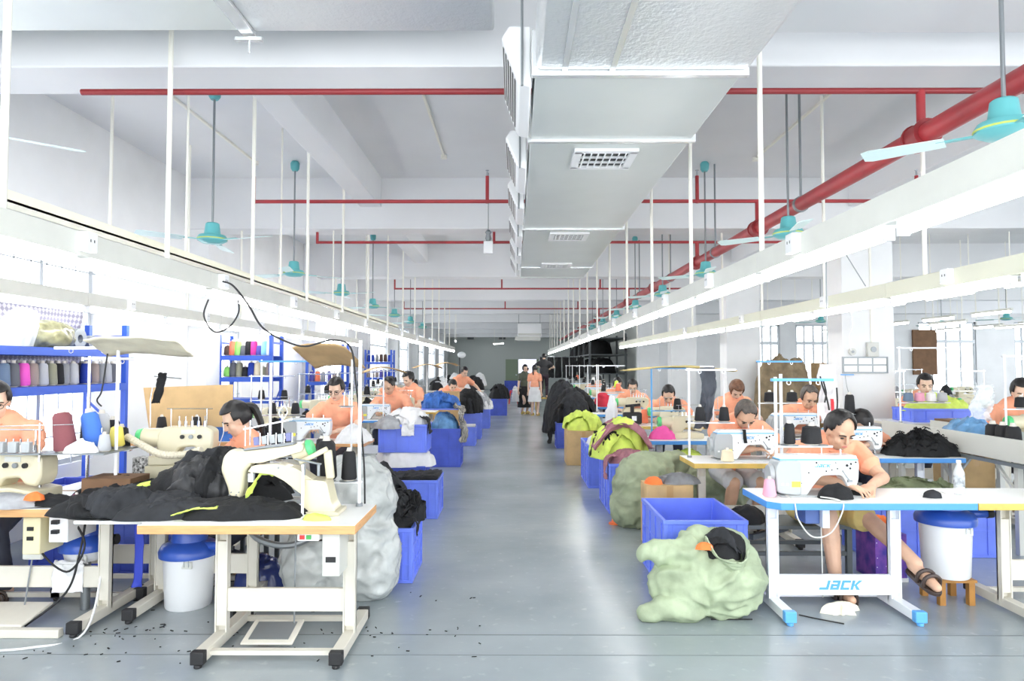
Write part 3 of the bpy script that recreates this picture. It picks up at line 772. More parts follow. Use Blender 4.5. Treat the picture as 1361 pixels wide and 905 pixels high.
def build_offarm():
    """cream feed-off-the-arm machine: pedestal at +x, arm sloping up to the left, drooping head at -x"""
    t = thing('flatseam_machine', 'x', 'sewing machine')
    obj('base_plate', MB().box((.24, 0, .012), (.24, .2, .024)), m_cream, t, bevel=.006)
    obj('pedestal', MB().prism(rpoly([(.14, .02), (.34, .02), (.31, .07), (.28, .2), (.14, .21)], .02), .15, XZ), m_cream, t, bevel=.02, seg=3)
    obj('arm', MB().prism(rpoly([(.15, .1), (.2, .2), (.1, .27), (-.02, .3), (-.16, .29), (-.2, .25), (-.05, .235), (.02, .2)], .02), .11, XZ), m_cream, t, bevel=.02, seg=3)
    obj('upper_arm', MB().prism(rpoly([(-.3, .3), (-.12, .3), (.06, .35), (.13, .37), (.13, .42), (.02, .4), (-.2, .375), (-.3, .37)], .02), .09, XZ), m_cream, t, bevel=.018, seg=3)
    obj('head', MB().prism(rpoly([(-.36, .26), (-.345, .34), (-.3, .385), (-.22, .37), (-.17, .3), (-.215, .25), (-.225, .14), (-.24, .05), (-.3, .045), (-.315, .15)], .025, 4), .1, XZ), m_cream, t, bevel=.02, seg=3)
    obj('motor', MB().cyl((.05, .03, .35), (.14, .03, .38), .055, .05, n=18), m_cream, t, bevel=.01)
    obj('handwheel', MB().cyl((.14, .03, .38), (.17, .03, .39), .056, .045, n=18), m_green, t, bevel=.006)
    obj('strut', MB().beam((.1, -.01, .3), (.26, .02, .38), .05, .03).beam((.26, .02, .37), (.28, .02, .2), .05, .03), m_cream, t, bevel=.008)
    obj('thread_deck', MB().box((-.07, -.03, .4), (.3, .06, .012), (0, -.13, 0)), m_grey, t, bevel=.003)
    cs = (mat('tension_violet', (120, 124, 170), .4), m_jgrey, m_jgrey, m_jgrey)
    for j in range(5):
        x = -.15 + j * .048; obj('tension_post', MB().box((x, -.03, .43 + (x + .15) * .13), (.034, .026, .05), (0, -.13, 0)), cs[j % 4], t, bevel=.004)
        obj('post_pin', MB().cyl((x + .024, -.045, .41), (x + .024, -.045, .48), .004, n=6), m_chrome, t)
    obj('guide_rail', MB().cyl((-.22, -.03, .4), (-.22, -.03, .52), .004, n=6).cyl((-.21, .02, .4), (-.21, .02, .55), .004, n=6).beam((-.23, -.03, .5), (.06, -.03, .56), .008).cyl((.0, -.03, .42), (.0, -.03, .59), .005, n=6), m_chrome, t)
    ln = obj('thread_guide_loops', MB().tube([(-.005, -.03, .55), (.03, -.03, .6), (.01, -.03, .64), (-.02, -.03, .6), (.0, -.03, .56)], .004, 5, 5), m_clear, t)
    for (a, b, r) in ((-.285, .09, .014), (-.285, .06, .012), (-.3, .115, .004), (-.26, .115, .004), (-.24, .1, .004), (-.29, .13, .004), (-.245, .13, .004), (-.01, .275, .007), (.04, .33, .006), (.17, .06, .004)):
        obj('screw', MB().cyl((a, -.049, b), (a, -.056, b), r, n=10), m_black if r > .01 else m_grey, t)
    obj('lower_bracket', MB().beam((.09, -.07, .33), (.25, -.08, .3), .02, .01).box((.15, -.08, .27), (.016, .01, .07)).box((.235, -.08, .265), (.016, .01, .07)), m_grey, t, bevel=.003)
    obj('presser', MB().cyl((-.19, 0, .2), (-.19, 0, .28), .012, n=8).box((-.19, 0, .21), (.03, .03, .05)), m_chrome, t)
    return t

# ---- thread stands
def thread_stand(label, loc, h=1.0, sx=1, plate=.34, plate_len=.3, mt=None, top=True, blue=None, group=None):
    mt = mt or m_wstand
    t = thing('thread_stand', label, 'thread stand', loc, 0, group)
    obj('pole', MB().cyl((0, 0, 0), (0, 0, h), .011, n=10), mt, t)
    obj('base_nut', MB().cyl((0, 0, 0), (0, 0, .02), .022, n=10), m_grey, t)
    obj('cone_bar', MB().box((sx * plate_len / 2, 0, plate), (plate_len + .03, .035, .012)), mt, t, bevel=.002)
    for f in (.25, .8):
        obj('spool_plate', MB().cyl((sx * plate_len * f, 0, plate + .006), (sx * plate_len * f, 0, plate + .012), .06, n=16), m_grey, t)
        obj('spool_pin', MB().cyl((sx * plate_len * f, 0, plate + .012), (sx * plate_len * f, 0, plate + .16), .004, n=6), m_chrome, t)
    if top:
        obj('guide_arm', MB().box((sx * plate_len / 2, 0, h - .02), (plate_len + .06, .03, .02)), blue or mt, t, bevel=.003)
        for f in (.25, .8): obj('thread_eye', MB().tube([(sx * plate_len * f + .015 * cos(a), .0, h - .04 + .015 * sin(a)) for a in [j * pi / 4 for j in range(9)]], .003, 5), m_chrome, t)
    return t
def shade(label, loc, w, d, rz=0, mt=None, sag=.03, seed=1, tilt=.0, thick=.008):
    """bent cardboard sheet used as a lamp shade over a work place"""
    mm = MB().grid(lambda u, v: V(((u - .5) * w, (v - .5) * d, -sag * ((2*u-1)**2) + .02 * fb((u * 2, v * 2, seed)) + (v - .5) * tilt)), 14, 10)
    o = obj('cardboard_sheet', mm, mt or m_cardl, None, smooth=.9, solid=thick, loc=loc, rot=(0, 0, rz))
    return tag(o, label, 'cardboard')

# ---- crates, boxes, buckets
def crate(label, x0, x1, y0, y1, z0, z1, mt=None, hr=(.33, .66), nv=5, group=None, name='plastic_crate'):
    mt = mt or m_crate
    cx, cy = (x0 + x1) / 2, (y0 + y1) / 2; w, d, h = x1 - x0, y1 - y0, z1 - z0; t_ = .012
    t = thing(name, label, 'crate', (cx, cy, z0), 0, group)
    b = MB()
    b.bb((-w/2 + .01, -d/2 + .01, .0), (w/2 - .01, d/2 - .01, t_))
    for a in ((-w/2 + .012, -d/2 + .012, w/2 - .012, -d/2 + .012 + t_), (-w/2 + .012, d/2 - .012 - t_, w/2 - .012, d/2 - .012), (-w/2 + .012, -d/2 + .012, -w/2 + .012 + t_, d/2 - .012), (w/2 - .012 - t_, -d/2 + .012, w/2 - .012, d/2 - .012)):
        b.bb((a[0], a[1], 0), (a[2], a[3], h))
    obj('body', b, mt, t, smooth=None)
    for nm, zz, hh, o_ in (('rim', h - .03, .03, 0), ('base_rim', 0, .025, .004)):
        r = MB()
        r.bb((-w/2 + o_, -d/2 + o_, zz), (w/2 - o_, -d/2 + .02, zz + hh)).bb((-w/2 + o_, d/2 - .02, zz), (w/2 - o_, d/2 - o_, zz + hh)).bb((-w/2 + o_, -d/2 + .02, zz), (-w/2 + .02, d/2 - .02, zz + hh)).bb((w/2 - .02, -d/2 + .02, zz), (w/2 - o_, d/2 - .02, zz + hh))
        obj(nm, r, mt, t, bevel=.004)
    for sx in (-1, 1):
        for sy in (-1, 1): obj('corner_post', MB().box((sx * (w/2 - .019), sy * (d/2 - .019), h/2), (.03, .03, h - .02)), mt, t, bevel=.006)
    def rib(a, b_): obj('rib', MB().bb(a, b_), mt, t, smooth=None)
    for f in hr:
        zz = h * f
        for sy in (-1, 1): rib((-w/2 + .004, sy * (d/2 - .012) - .006, zz - .006), (w/2 - .004, sy * (d/2 - .012) + .004, zz + .006))
        for sx in (-1, 1): rib((sx * (w/2 - .012) - .006, -d/2 + .01, zz - .006), (sx * (w/2 - .012) + .006, d/2 - .01, zz + .006))
    for k in range(nv):
        xx = -w/2 + w * (k + .5) / nv
        for sy in (-1, 1): rib((xx - .006, sy * (d/2 - .01) - .007, .02), (xx + .006, sy * (d/2 - .01) + .005, h - .02))
        yy = -d/2 + d * (k + .5) / nv
        for sx in (-1, 1): rib((sx * (w/2 - .01) - .007, yy - .006, .02), (sx * (w/2 - .01) + .005, yy + .006, h - .02))
    return t
def carton(label, x0, x1, y0, y1, z0, z1, mt=None, flaps=True, rz=0, tape=True):
    mt = mt or m_card
    cx, cy = (x0 + x1) / 2, (y0 + y1) / 2; w, d, h = x1 - x0, y1 - y0, z1 - z0
    t = thing('cardboard_box', label, 'cardboard box', (cx, cy, z0), rz)
    obj('body', MB().bb((-w/2, -d/2, 0), (w/2, d/2, h)), mt, t, bevel=.004)
    if tape: obj('tape', MB().bb((-.03, -d/2 - .001, h - .1), (.03, d/2 + .001, h + .001)), mat('brown_tape', (186, 150, 98), .3), t, smooth=None)
    if flaps:
        for sy in (-1, 1): obj('flap', MB().bb((-w/2, sy * .004 if sy > 0 else -d/2, h + .0005), (w/2, d/2 if sy > 0 else -.004, h + .004)), mt, t, smooth=None)
    return t
def bucket(label, c, r=.155, h=.36, lid=True):
    t = thing('waste_bucket', label, 'bucket', c)
    obj('body', MB().lathe([(r * .86, 0), (r * .9, .01), (r * .96, h * .6), (r, h)], 28), m_bucket, t, smooth=.9)
    if lid:
        obj('lid', MB().lathe([(r * 1.0, h - .02), (r * 1.16, h - .015), (r * 1.18, h + .02), (r * 1.05, h + .06), (r * .72, h + .085), (r * .68, h + .16), (r * .62, h + .175)], 28), m_lid, t, smooth=.8)
        obj('hose_port', MB().cyl((r * .8, -.04, h + .05), (r * 1.55, -.06, h + .06), .03, n=14), m_lid, t)
        obj('hose_cuff', MB().cyl((r * 1.5, -.06, h + .06), (r * 1.75, -.06, h + .062), .034, n=14), m_rub, t)
        lt = obj('latch', MB().box((r * .35, -r * .93, h - .05), (.07, .012, .045)), m_lgrey, t, bevel=.003)
        obj('latch_wire', MB().tube([(r * .35 - .015, -r * .97, h - .06), (r * .35 - .015, -r * 1.0, h + .0), (r * .35 + .015, -r * 1.0, h + .0), (r * .35 + .015, -r * .97, h - .06)], .003, 5), m_chrome, t)
    return t

# ---- cloth
def ridge(x, y, s, seed):
    q = V((x * s, y * s, seed * 7.3)); q2 = q + V((fb(q * .7), fb(q * .7 + V((5, 2, 1))), 0)) * .7
    return 1 - 2 * abs(noise.noise(q2)) * 1.6
def lump(name, label, c, rx, ry, h, mt, seed, rot=0, wr=.3, fs=7.0, edge=.2, cat='garment', n=88, rings=30, group=None, p=2.0, base=None, aniso=.55, parent=None, peak=(0, 0), q=.75):
    """a crumpled piece of cloth lying on something: folds, uneven outline, flat underside"""
    def pt(t, a):
        Rr = 1 + edge * (fb((cos(a) * 1.1, sin(a) * 1.1, seed * 3.1)) * 1.2) + edge * .35 * noise.noise(V((cos(a) * 4, sin(a) * 4, seed)))
        x, y = rx * t * Rr * cos(a), ry * t * Rr * sin(a)
        f = max(0.0, 1 - t ** p) ** q
        u = x * cos(seed) + y * sin(seed); v_ = (-x * sin(seed) + y * cos(seed)) * aniso
        g_ = min(1.0, f * 2.2); am = min(.05, max(.016, h * .22)) * wr * 2
        z = h * f * (1 + .35 * wr * fb((x * 4, y * 4, seed))) + g_ * am * (.55 * ridge(u, v_, fs * .8, seed) + .45 * ridge(v_ * 1.6, u, fs * 1.5, seed + 9) + .25 * ridge(u, v_ * 2, fs * 3, seed + 4)) + .012 * min(1, (1 - t) * 12)
        wob = am * .7 * g_ * (1 - t * .3); x += wob * ridge(v_, z * 2 + u, fs, seed + 2); y += wob * ridge(u, z * 2 - v_, fs, seed + 6)
        x += peak[0] * f; y += peak[1] * f
        if base: z += base(x, y)
        return V((x, y, max(z, .004 if t < 1 else 0.0 + (base(x, y) if base else 0))))
    mm = MB(); vs = [pt(0, 0)]
    for k in range(1, rings + 1):
        for i in range(n): vs.append(pt(k / rings, 2 * pi * i / n))
    fs_ = [(0, 1 + i, 1 + (i + 1) % n) for i in range(n)]
    for k in range(rings - 1):
        for i in range(n):
            a, b = 1 + k * n + i, 1 + k * n + (i + 1) % n; fs_.append((a, a + n, b + n, b))
    if not base: fs_.append(tuple(1 + (rings - 1) * n + i for i in range(n - 1, -1, -1)))
    mm.add(vs, fs_)
    o = obj(name, mm, mt, parent, smooth=1.1, loc=c, rot=(0, 0, rot))
    if parent is None: tag(o, label, cat, group)
    return o
def drape(name, label, path, side, width, mt, seed, wr=.03, cat='garment', nu=30, nv=16, thick=.006, taper=0.0, ragged=.1, group=None, parent=None):
    """cloth hanging along a path (over an edge, down a side) with lengthwise folds"""
    pts = smooth_path([V(p) for p in path], 8); m_ = len(pts) - 1; side = V(side).normalized()
    def f(u, v):
        rag = ragged * fb((v * 3, seed, 0)); uu = min(1, max(0, u * (1 + rag)))
        k = uu * m_; i = min(int(k), m_ - 1); p = pts[i].lerp(pts[i+1], k - i)
        d = (pts[i+1] - pts[i]).normalized(); nrm = side.cross(d).normalized()
        if nrm.z < 0 and abs(nrm.z) > .3: nrm = -nrm
        ww = width * (1 - taper * uu) * (1 + .12 * fb((u * 3, seed, 4)))
        return p + side * (v - .5) * ww + nrm * wr * (ridge(v * width * 1.2, u * .25, 9, seed) + .5 * ridge(v, u, 5, seed + 3))
    o = obj(name, MB().grid(f, nu, nv), mt, parent, smooth=1.2, solid=thick)
    if parent is None: tag(o, label, cat, group)
    return o
def sack(name, label, c, rx, ry, h, mt, seed, rot=0, cat='sack', lean=(0, 0), squash=.75, wr=.07, n=56, k=26, neck=0.0, mouth=None):
    """a stuffed bag standing on the floor: bulging, slumped, creased"""
    vs = []
    for j in range(k + 1):
        t = j / k; ph = pi * t
        for i in range(n):
            a = 2 * pi * i / n
            rr = sin(ph) ** squash if 0 < t < 1 else 0
            z = (1 - cos(ph)) / 2
            if z < .12: rr = max(rr, (sin(pi * .22)) ** squash * min(1, t * 9))
            if neck and t > .8: rr = rr * (1 - neck * (t - .8) * 3)
            dx, dy = cos(a), sin(a)
            g = 1 + wr * 1.6 * fb((dx * 1.3, dy * 1.3, z * 2 + seed)) + wr * ridge(dx * .6 + z * .5, dy * .6 - z, 3.2, seed) * .6 + wr * .4 * ridge(a * .5, z * 1.5, 5, seed + 2)
            vs.append(V((dx * rx * rr * g + lean[0] * z * z, dy * ry * rr * g + lean[1] * z * z, max(0, h * z * (1 + .08 * fb((dx, dy, seed)))))))
    fs_ = [(j*n+i, j*n+(i+1) % n, (j+1)*n+(i+1) % n, (j+1)*n+i) for j in range(k) for i in range(n)]
    o = obj(name, MB().add(vs, fs_), mt, None, smooth=1.3, loc=c, rot=(0, 0, rot))
    return tag(o, label, cat)
def wire(label, pts, r=.006, mt=None, name='cable', sub=8, cat='cable'):
    return tag(obj(name, MB().tube(pts, r, 6, sub), mt or m_rub, None, smooth=1.5), label, cat)

def heap(name, label, c, rx, ry, h, mats, n, seed, group, size=.42, wr=.022, nu=22, cat='garment', foot=0.0, q=.6, p=2.2, thick=.005):
    """separate garments thrown over one another: each is a creased sheet lying on the mound built by those below it"""
    rr = random.Random(seed); c = V(c); n = max(4, int(n * .6)); wr *= 1.7
    def dome(x, y):
        r = (x / rx) ** 2 + (y / ry) ** 2
        return h * max(0.0, 1 - r ** (p / 2)) ** q
    out = []
    lump(name, label, c, rx * .9, ry * .9, h * .9, mats[0], seed + 5, wr=.3, p=p, q=q, group=group, cat=cat, n=56, rings=18, edge=.08)
    for k in range(n):
        a, t = rr.uniform(0, 2 * pi), sqrt(rr.random()) * .72
        gx, gy = rx * t * cos(a), ry * t * sin(a); rot = rr.uniform(0, pi); w, l = size * rr.uniform(.7, 1.1), size * rr.uniform(.9, 1.5); sd = seed * 3.7 + k
        lay = .006 + .016 * k
        def f(u, v):
            x, y = (u - .5) * w, (v - .5) * l
            e = 1 + .16 * fb((u * 2.2, v * 2.2, sd)); sl = 1.0 - .35 * max(0, abs(v - .5) * 2 - .55)      # waist and sleeves narrow a bit
            x *= e * sl; y *= e
            X, Y = gx + x * cos(rot) - y * sin(rot), gy + x * sin(rot) + y * cos(rot)
            r = sqrt((X / rx) ** 2 + (Y / ry) ** 2); drop = 0.0
            if r > 1.0:
                drop = (r - 1.0) * min(rx, ry) * 1.1; X, Y = X / r * (1 + .06 * (r - 1)), Y / r * (1 + .06 * (r - 1))
            edge = min(u, 1 - u, v, 1 - v) * 6; ed = min(1, max(.15, edge))
            k1 = ridge(X * 1.0 + sd, Y * .45, 7.5, sd) * .6 + ridge(X * .5, Y + sd, 12, sd + 2) * .4 + .3 * ridge(X, Y, 24, sd + 5)
            z = dome(X, Y) + lay * ed + wr * (.35 + ed * .65) * (k1 + .6) - drop
            s2 = wr * .8 * k1 * (1 if r > .75 else .4)
            X += s2 * X / (rx * max(r, .2)); Y += s2 * Y / (ry * max(r, .2))
            return V((X, Y, max(z, foot + .004)))
        o = obj(name, MB().grid(f, nu, int(nu * 1.2)), mats[k % len(mats)], None, smooth=1.3, solid=thick, loc=c)
        tag(o, label, cat, group); out.append(o)
    return out
# ============================================================= PEOPLE
m_skin = mat('skin', (234, 198, 174), .5, var=.05, vscale=10)
m_skin2 = mat('tanned_skin', (216, 174, 146), .5, var=.06, vscale=10)
m_orange = mat('orange_polo_cotton', (252, 176, 142), .85, var=.05, vscale=10, bump=.15, bscale=40)
m_hair = mat('black_hair', (26, 23, 23), .45, var=.3, vscale=30, stretch=(1, 1, .2))
m_hairg = mat('thin_greying_hair', (88, 80, 74), .55, var=.3, vscale=40)
m_hairb = mat('brown_hair', (122, 82, 56), .5, var=.25, vscale=30)
m_eye = mat('dark_eye', (30, 22, 20), .3)
m_lips = mat('lips', (196, 118, 108), .5)
m_khaki = mat('khaki_shorts', (214, 190, 122), .85, var=.08)
m_jean = mat('dark_trousers', (60, 64, 78), .85, var=.1)
m_gshort = mat('pale_grey_shorts', (206, 208, 212), .85, var=.06)
m_shoe = mat('dark_brown_sandal', (62, 48, 42), .5)

def remesh(name, mm, vox, material, smooth_it=4, fold=0.0, seed=0, freq=7.0, fine=False):
    me = mesh_of('tmp', mm, None)
    o = bpy.data.objects.new('tmp', me)
    r = o.modifiers.new('r', 'REMESH'); r.mode = 'VOXEL'; r.voxel_size = vox; r.use_smooth_shade = True
    s = o.modifiers.new('s', 'SMOOTH'); s.factor = .5; s.iterations = smooth_it
    out = evaluated_mesh(o); out.name = name
    if fold:
        n = len(out.vertices)
        co = np.empty(n * 3, 'f'); no = np.empty(n * 3, 'f')
        out.vertices.foreach_get('co', co); out.vertex_normals.foreach_get('vector', no)
        co = co.reshape(-1, 3); no = no.reshape(-1, 3); k = np.empty(n, 'f')
        for i in range(n):
            q = V(co[i]) * freq + V((seed, seed * 2, 0)); w = noise.noise(q * .6)
            k[i] = 1 - 2.2 * abs(noise.noise(V((q.x + w, q.y - w, q.z * 1.3)))) + (.55 * (1 - 2.4 * abs(noise.noise(q * 2.6 + V((w, 0, 0))))) if fine else 0)
        co += no * (k * fold)[:, None]
        out.vertices.foreach_set('co', co.ravel()); out.update()
    out.materials.clear(); out.materials.append(material); out.shade_smooth()
    return out
def ik(a, b, l1, l2, pole):
    d = b - a; L = min(d.length, (l1 + l2) * .999); d = d.normalized()
    k = (l1 * l1 - l2 * l2 + L * L) / (2 * L); h = sqrt(max(0, l1 * l1 - k * k))
    pl = V(pole); pl = (pl - d * pl.dot(d)).normalized()
    return a + d * k + pl * h, a + d * L
def person(label, loc, rz=0, s=1.1, hz=.5, lean=.3, pitch=.5, yaw=0.0, roll=0.0, hands=((-.16, -.5, .8), (.16, -.5, .8)), feet=((-.15, -.35, .06), (.15, -.35, .06)), kneepole=(0, -1, .6),
           shirt=None, legs='trousers', legmat=None, hair='short', hairmat=None, vox=.009, skin=None, bend=.2, elbow=((-1, .3, -.5), (1, .3, -.5)), shirt_len=1.0, female=False, skirt=None, shoe=None, shoe_pitch=(0, 0), sleeve=.55, group=None, glasses=False):
    skin = skin or m_skin; shirt = shirt or m_orange; legmat = legmat or m_jean; hairmat = hairmat or m_hair
    t = thing('person', label, 'person', loc, rz, group)
    S = lambda p: V(p) * 1.0
    u1 = V((0, -sin(lean), cos(lean))); u2 = V((0, -sin(lean + bend), cos(lean + bend)))
    H = V((0, 0, hz / s)); M_ = H + u1 * .28; N = M_ + u2 * .25
    hn = lean + bend + pitch * .35
    HC = N + V((0, -sin(hn), cos(hn))) * .165
    HR = Matrix.Rotation(yaw, 3, 'Z') @ Matrix.Rotation(pitch, 3, 'X') @ Matrix.Rotation(roll, 3, 'Y')
    hp = lambda p: HC + HR @ V(p)
    RT = Matrix.Rotation(lean + bend * .6, 3, 'X')
    sw = .165 if female else .185
    sh = [N + V((k * sw, 0, 0)) - u2 * .05 for k in (-1, 1)]
    # --- skin: one continuous figure
    b = MB()
    b.rcone(N - u2 * .04, hp((0, .02, -.05)), .06, .052)
    b.ell(hp((0, .008, .025)), (.076, .094, .1), HR, 16, 10)
    b.ell(hp((0, -.026, -.055)), (.058, .062, .068), HR, 14, 8)
    b.ell(hp((0, -.045, -.085)), (.036, .036, .03), HR)
    b.rcone(hp((0, -.086, .012)), hp((0, -.102, -.026)), .009, .014, 8)
    b.rcone(hp((-.04, -.072, .024)), hp((.04, -.072, .024)), .014, .014, 8)
    for k in (-1, 1):
        b.ell(hp((k * .074, .008, -.01)), (.011, .022, .032), HR)
        b.ell(hp((k * .038, -.06, -.03)), (.024, .024, .026), HR)
    b.rcone(hp((-.016, -.083, -.058)), hp((.016, -.083, -.058)), .009, .009, 8)
    b.ell((M_ + N) / 2 + u2 * .02, (.15, .095, .19), RT); b.ell(H + u1 * .14, (.14, .1, .2), RT); b.ell(H, (.15, .12, .1))
    b.rcone(sh[0], sh[1], .052, .052)
    wr_ = []
    for i, k in enumerate((-1, 1)):
        tgt = V(hands[i]) / s
        e, w = ik(sh[i], tgt, .285, .25, elbow[i])
        wr_.append((e, w))
        b.rcone(sh[i], e, .05, .04); b.rcone(e, w, .041, .027)
        d = (w - e).normalized(); d = (d + V((0, 0, -.15 if d.z > -.6 else .0))).normalized()
        sd = d.cross(V((0, 0, 1))); sd = sd.normalized() if sd.length > .1 else V((1, 0, 0)); up = sd.cross(d).normalized()
        pc = w + d * .05
        HM = Matrix((sd, d, up)).transposed()
        b.ell(pc, (.04, .052, .018), HM)
        for j, L in enumerate((.062, .074, .07, .056)):
            off = (j - 1.5) * .021
            f0 = w + d * .085 + sd * off; sp = sd * off * .5
            f1 = f0 + d * L * .5 + sp * .6 - up * .008; f2 = f1 + d * L * .45 + sp * .3 - up * .03
            b.rcone(f0 - d * .02, f1, .0095, .0088, 8); b.rcone(f1, f2, .0088, .0075, 8)
        ts = -1 if (k > 0) == (sd.x > 0) else 1
        th0 = w + d * .025 + sd * ts * .03; th1 = th0 + d * .035 + sd * ts * .024 - up * .008; th2 = th1 + d * .032 + sd * ts * .004 - up * .008
        b.rcone(th0, th1, .013, .011, 8); b.rcone(th1, th2, .011, .009, 8)
    hips, knees, ank = [], [], []
    for i, k in enumerate((-1, 1)):
        hj = H + V((k * .09, -.01, -.01)); ft = V(feet[i]) / s
        kn, an = ik(hj, ft, .43, .41, kneepole if not isinstance(kneepole[0], tuple) else kneepole[i])
        hips.append(hj); knees.append(kn); ank.append(an)
        b.rcone(hj, kn, .078, .054); b.rcone(kn, kn.lerp(an, .35), .054, .055); b.rcone(kn.lerp(an, .3), an, .055, .036)
        fd = V((0, -cos(shoe_pitch[i]), -sin(shoe_pitch[i])))
        b.rcone(an + V((0, .03, -.02)), an + fd * .1 + V((0, 0, -.035)), .036, .032); b.rcone(an + fd * .1 + V((0, 0, -.035)), an + fd * .18 + V((0, 0, -.04)), .033, .026)
    def sc(me):
        me.transform(Matrix.Scale(s, 4)); return me
    obj('body', sc(remesh('body', b, vox, skin, 3)), None, t, smooth=None)
    # --- shirt
    c = MB()
    c.ell((M_ + N) / 2 + u2 * .015, (.178 if not female else .158, .118, .205), RT, 18, 12)
    if female: c.ell((M_ + N) / 2 + RT @ V((0, -.06, -.01)), (.12, .07, .08), RT)
    c.ell(H + u1 * .16, (.168 if not female else .145, .128, .2), RT, 16, 10)
    if shirt_len > .5: c.ell(H + V((0, 0, .02)), (.178, .145, .1), None, 16, 8)
    c.rcone(sh[0], sh[1], .066, .066); c.rcone(sh[0] - u2 * .06, sh[1] - u2 * .06, .07, .07)
    c.lathe([(.064, -.035), (.074, -.02), (.066, .028), (.056, .024)], 16, N + u2 * .015, Matrix.Rotation(lean + bend, 3, 'X'))
    for i in range(2):
        e = wr_[i][0]; c.rcone(sh[i], sh[i].lerp(e, sleeve), .066, .064)
        c.lathe([(.066, -.02), (.07, .0)], 14, sh[i].lerp(e, sleeve + .04), (e - sh[i]).to_track_quat('Z', 'Y').to_matrix())
    so = obj('shirt', sc(remesh('shirt', c, max(vox, .008), shirt, 3, .006, len(label))), None, t, smooth=None)
    # placket and collar flaps
    pl = MB(); ch = (M_ + N) / 2
    for k in (-1, 1):
        pl.prism([(0, 0), (k * .055, .012), (k * .05, -.05), (k * .012, -.045)], .006, Matrix.Translation((N + RT @ V((0, -.088, .02))) * s) @ RT.to_4x4() @ Matrix.Rotation(.5, 4, 'X') @ XZ)
    obj('collar', pl, shirt, t, smooth=None)
    # --- legs
    if skirt:
        obj('skirt', MB().lathe([(.15 * s, hz + .1), (.19 * s, hz - .05), (.23 * s, hz - skirt)], 24, cap=True), legmat, t, smooth=1)
    else:
        p = MB(); p.ell(H - V((0, 0, .015)), (.178, .148, .11), None, 16, 8)
        for i in range(2):
            f = .92 if legs == 'shorts' else 1
            p.rcone(hips[i], hips[i].lerp(knees[i], f), .094, .076 if legs == 'shorts' else .066)
            if legs == 'shorts': p.lathe([(.088, -.06), (.086, .015)], 14, hips[i].lerp(knees[i], f), (knees[i] - hips[i]).to_track_quat('Z', 'Y').to_matrix())
            else: p.rcone(knees[i], knees[i].lerp(ank[i], .92), .066, .05)
        obj('shorts' if legs == 'shorts' else 'trousers', sc(remesh('pants', p, max(vox, .01), legmat, 3, .004, 3)), None, t, smooth=None)
    # --- shoes
    for i in range(2):
        an = ank[i] * s; R_ = Matrix.Rotation(shoe_pitch[i], 3, 'X')
        sm = MB(); pol = rpoly([(-.035, .05), (.035, .05), (.045, -.1), (.04, -.19), (0, -.22), (-.04, -.19), (-.045, -.1)], .03)
        sm.prism([(a * s, b_ * s) for a, b_ in pol], .025, Matrix.Translation(an + R_ @ V((0, 0, -.07 * s))) @ R_.to_4x4())
        so_ = obj('shoe', sm, shoe or m_shoe, t, bevel=.004)
        st = MB()
        for yy in (-.09, -.145): st.tube([an + R_ @ V(q) * s for q in ((-.048, yy, -.065), (-.042, yy, -.012), (0, yy, .008), (.042, yy, -.012), (.048, yy, -.065))], .013, 6, 3)
        obj('shoe_strap', st, shoe or m_shoe, so_)
    # --- face
    for k in (-1, 1):
        obj('eye', MB().ell(hp((k * .032, -.0825, .003)) * s, (.0135 * s, .006 * s, .0045 * s), HR, 10, 6), m_eye, t, smooth=2)
        obj('eyebrow', MB().tube([hp(q) * s for q in ((k * .014, -.089, .02), (k * .034, -.088, .027), (k * .054, -.075, .02))], .004 * s, 6, 3), hairmat if hair != 'bald' else m_hair, t)
    obj('mouth', MB().ell(hp((0, -.091, -.058)) * s, (.021 * s, .006 * s, .006 * s), HR, 10, 6), m_lips, t, smooth=2)
    if glasses:
        g = MB()
        for k in (-1, 1): g.tube([hp((k * .034 + .024 * cos(a), -.098, .002 + .017 * sin(a))) * s for a in [j * pi / 5 for j in range(11)]], .002 * s, 5); g.tube([hp((k * .06, -.095, .008)) * s, hp((k * .08, .0, .005)) * s], .002 * s, 5)
        obj('spectacles', g, m_black, t)
    # --- hair
    hs_ = bmesh.new(); n, kk = 64, 40; grid = {}
    for j in range(kk + 1):
        for i in range(n):
            ph, a = pi * j / kk, 2 * pi * i / n
            d = V((sin(ph) * cos(a), sin(ph) * sin(a), cos(ph))); th = 1.07 + .03 * fb(d * 4 + V((len(label), 0, 0)))
            if hair in ('bob', 'pony', 'bun'): th += .03 + (.06 if d.y > .2 and d.z < .2 and hair != 'pony' else 0)
            grid[j, i] = (hs_.verts.new(hp(V((d.x * .079, d.y * .098, d.z * .104)) * th + V((0, .01, .026))) * s), d)
    def keep(d):
        if hair == 'bald': return (d.y > -.02 and d.z > -.5) or (d.z > .42 and d.y > -.42 - .25 * abs(d.x)) or (abs(d.x) > .78 and d.z > .0 and d.y > -.42)
        if hair == 'thin': return (d.y > -.25 and d.z > -.45) or (d.z > .66 and d.y > -.6)
        if hair in ('bob',): return (d.y > -.15) or d.z > .5 or (abs(d.x) > .7 and d.y > -.45)
        return (d.y > -.1 and d.z > -.6) or (d.z > .5) or (abs(d.x) > .8 and d.z > -.1 and d.y > -.45)
    for j in range(kk):
        for i in range(n):
            q = [grid[j, i], grid[j+1, i], grid[j+1, (i+1) % n], grid[j, (i+1) % n]]
            cd = sum((x[1] for x in q), V()) / 4
            if keep(cd):
                try: hs_.faces.new([x[0] for x in q])
                except ValueError: pass
    bmesh.ops.remove_doubles(hs_, verts=hs_.verts, dist=.0005)
    bmesh.ops.delete(hs_, geom=[v for v in hs_.verts if not v.link_faces], context='VERTS')
    me = bpy.data.meshes.new('hair'); hs_.to_mesh(me); hs_.free(); me.materials.append(hairmat); me.shade_smooth()
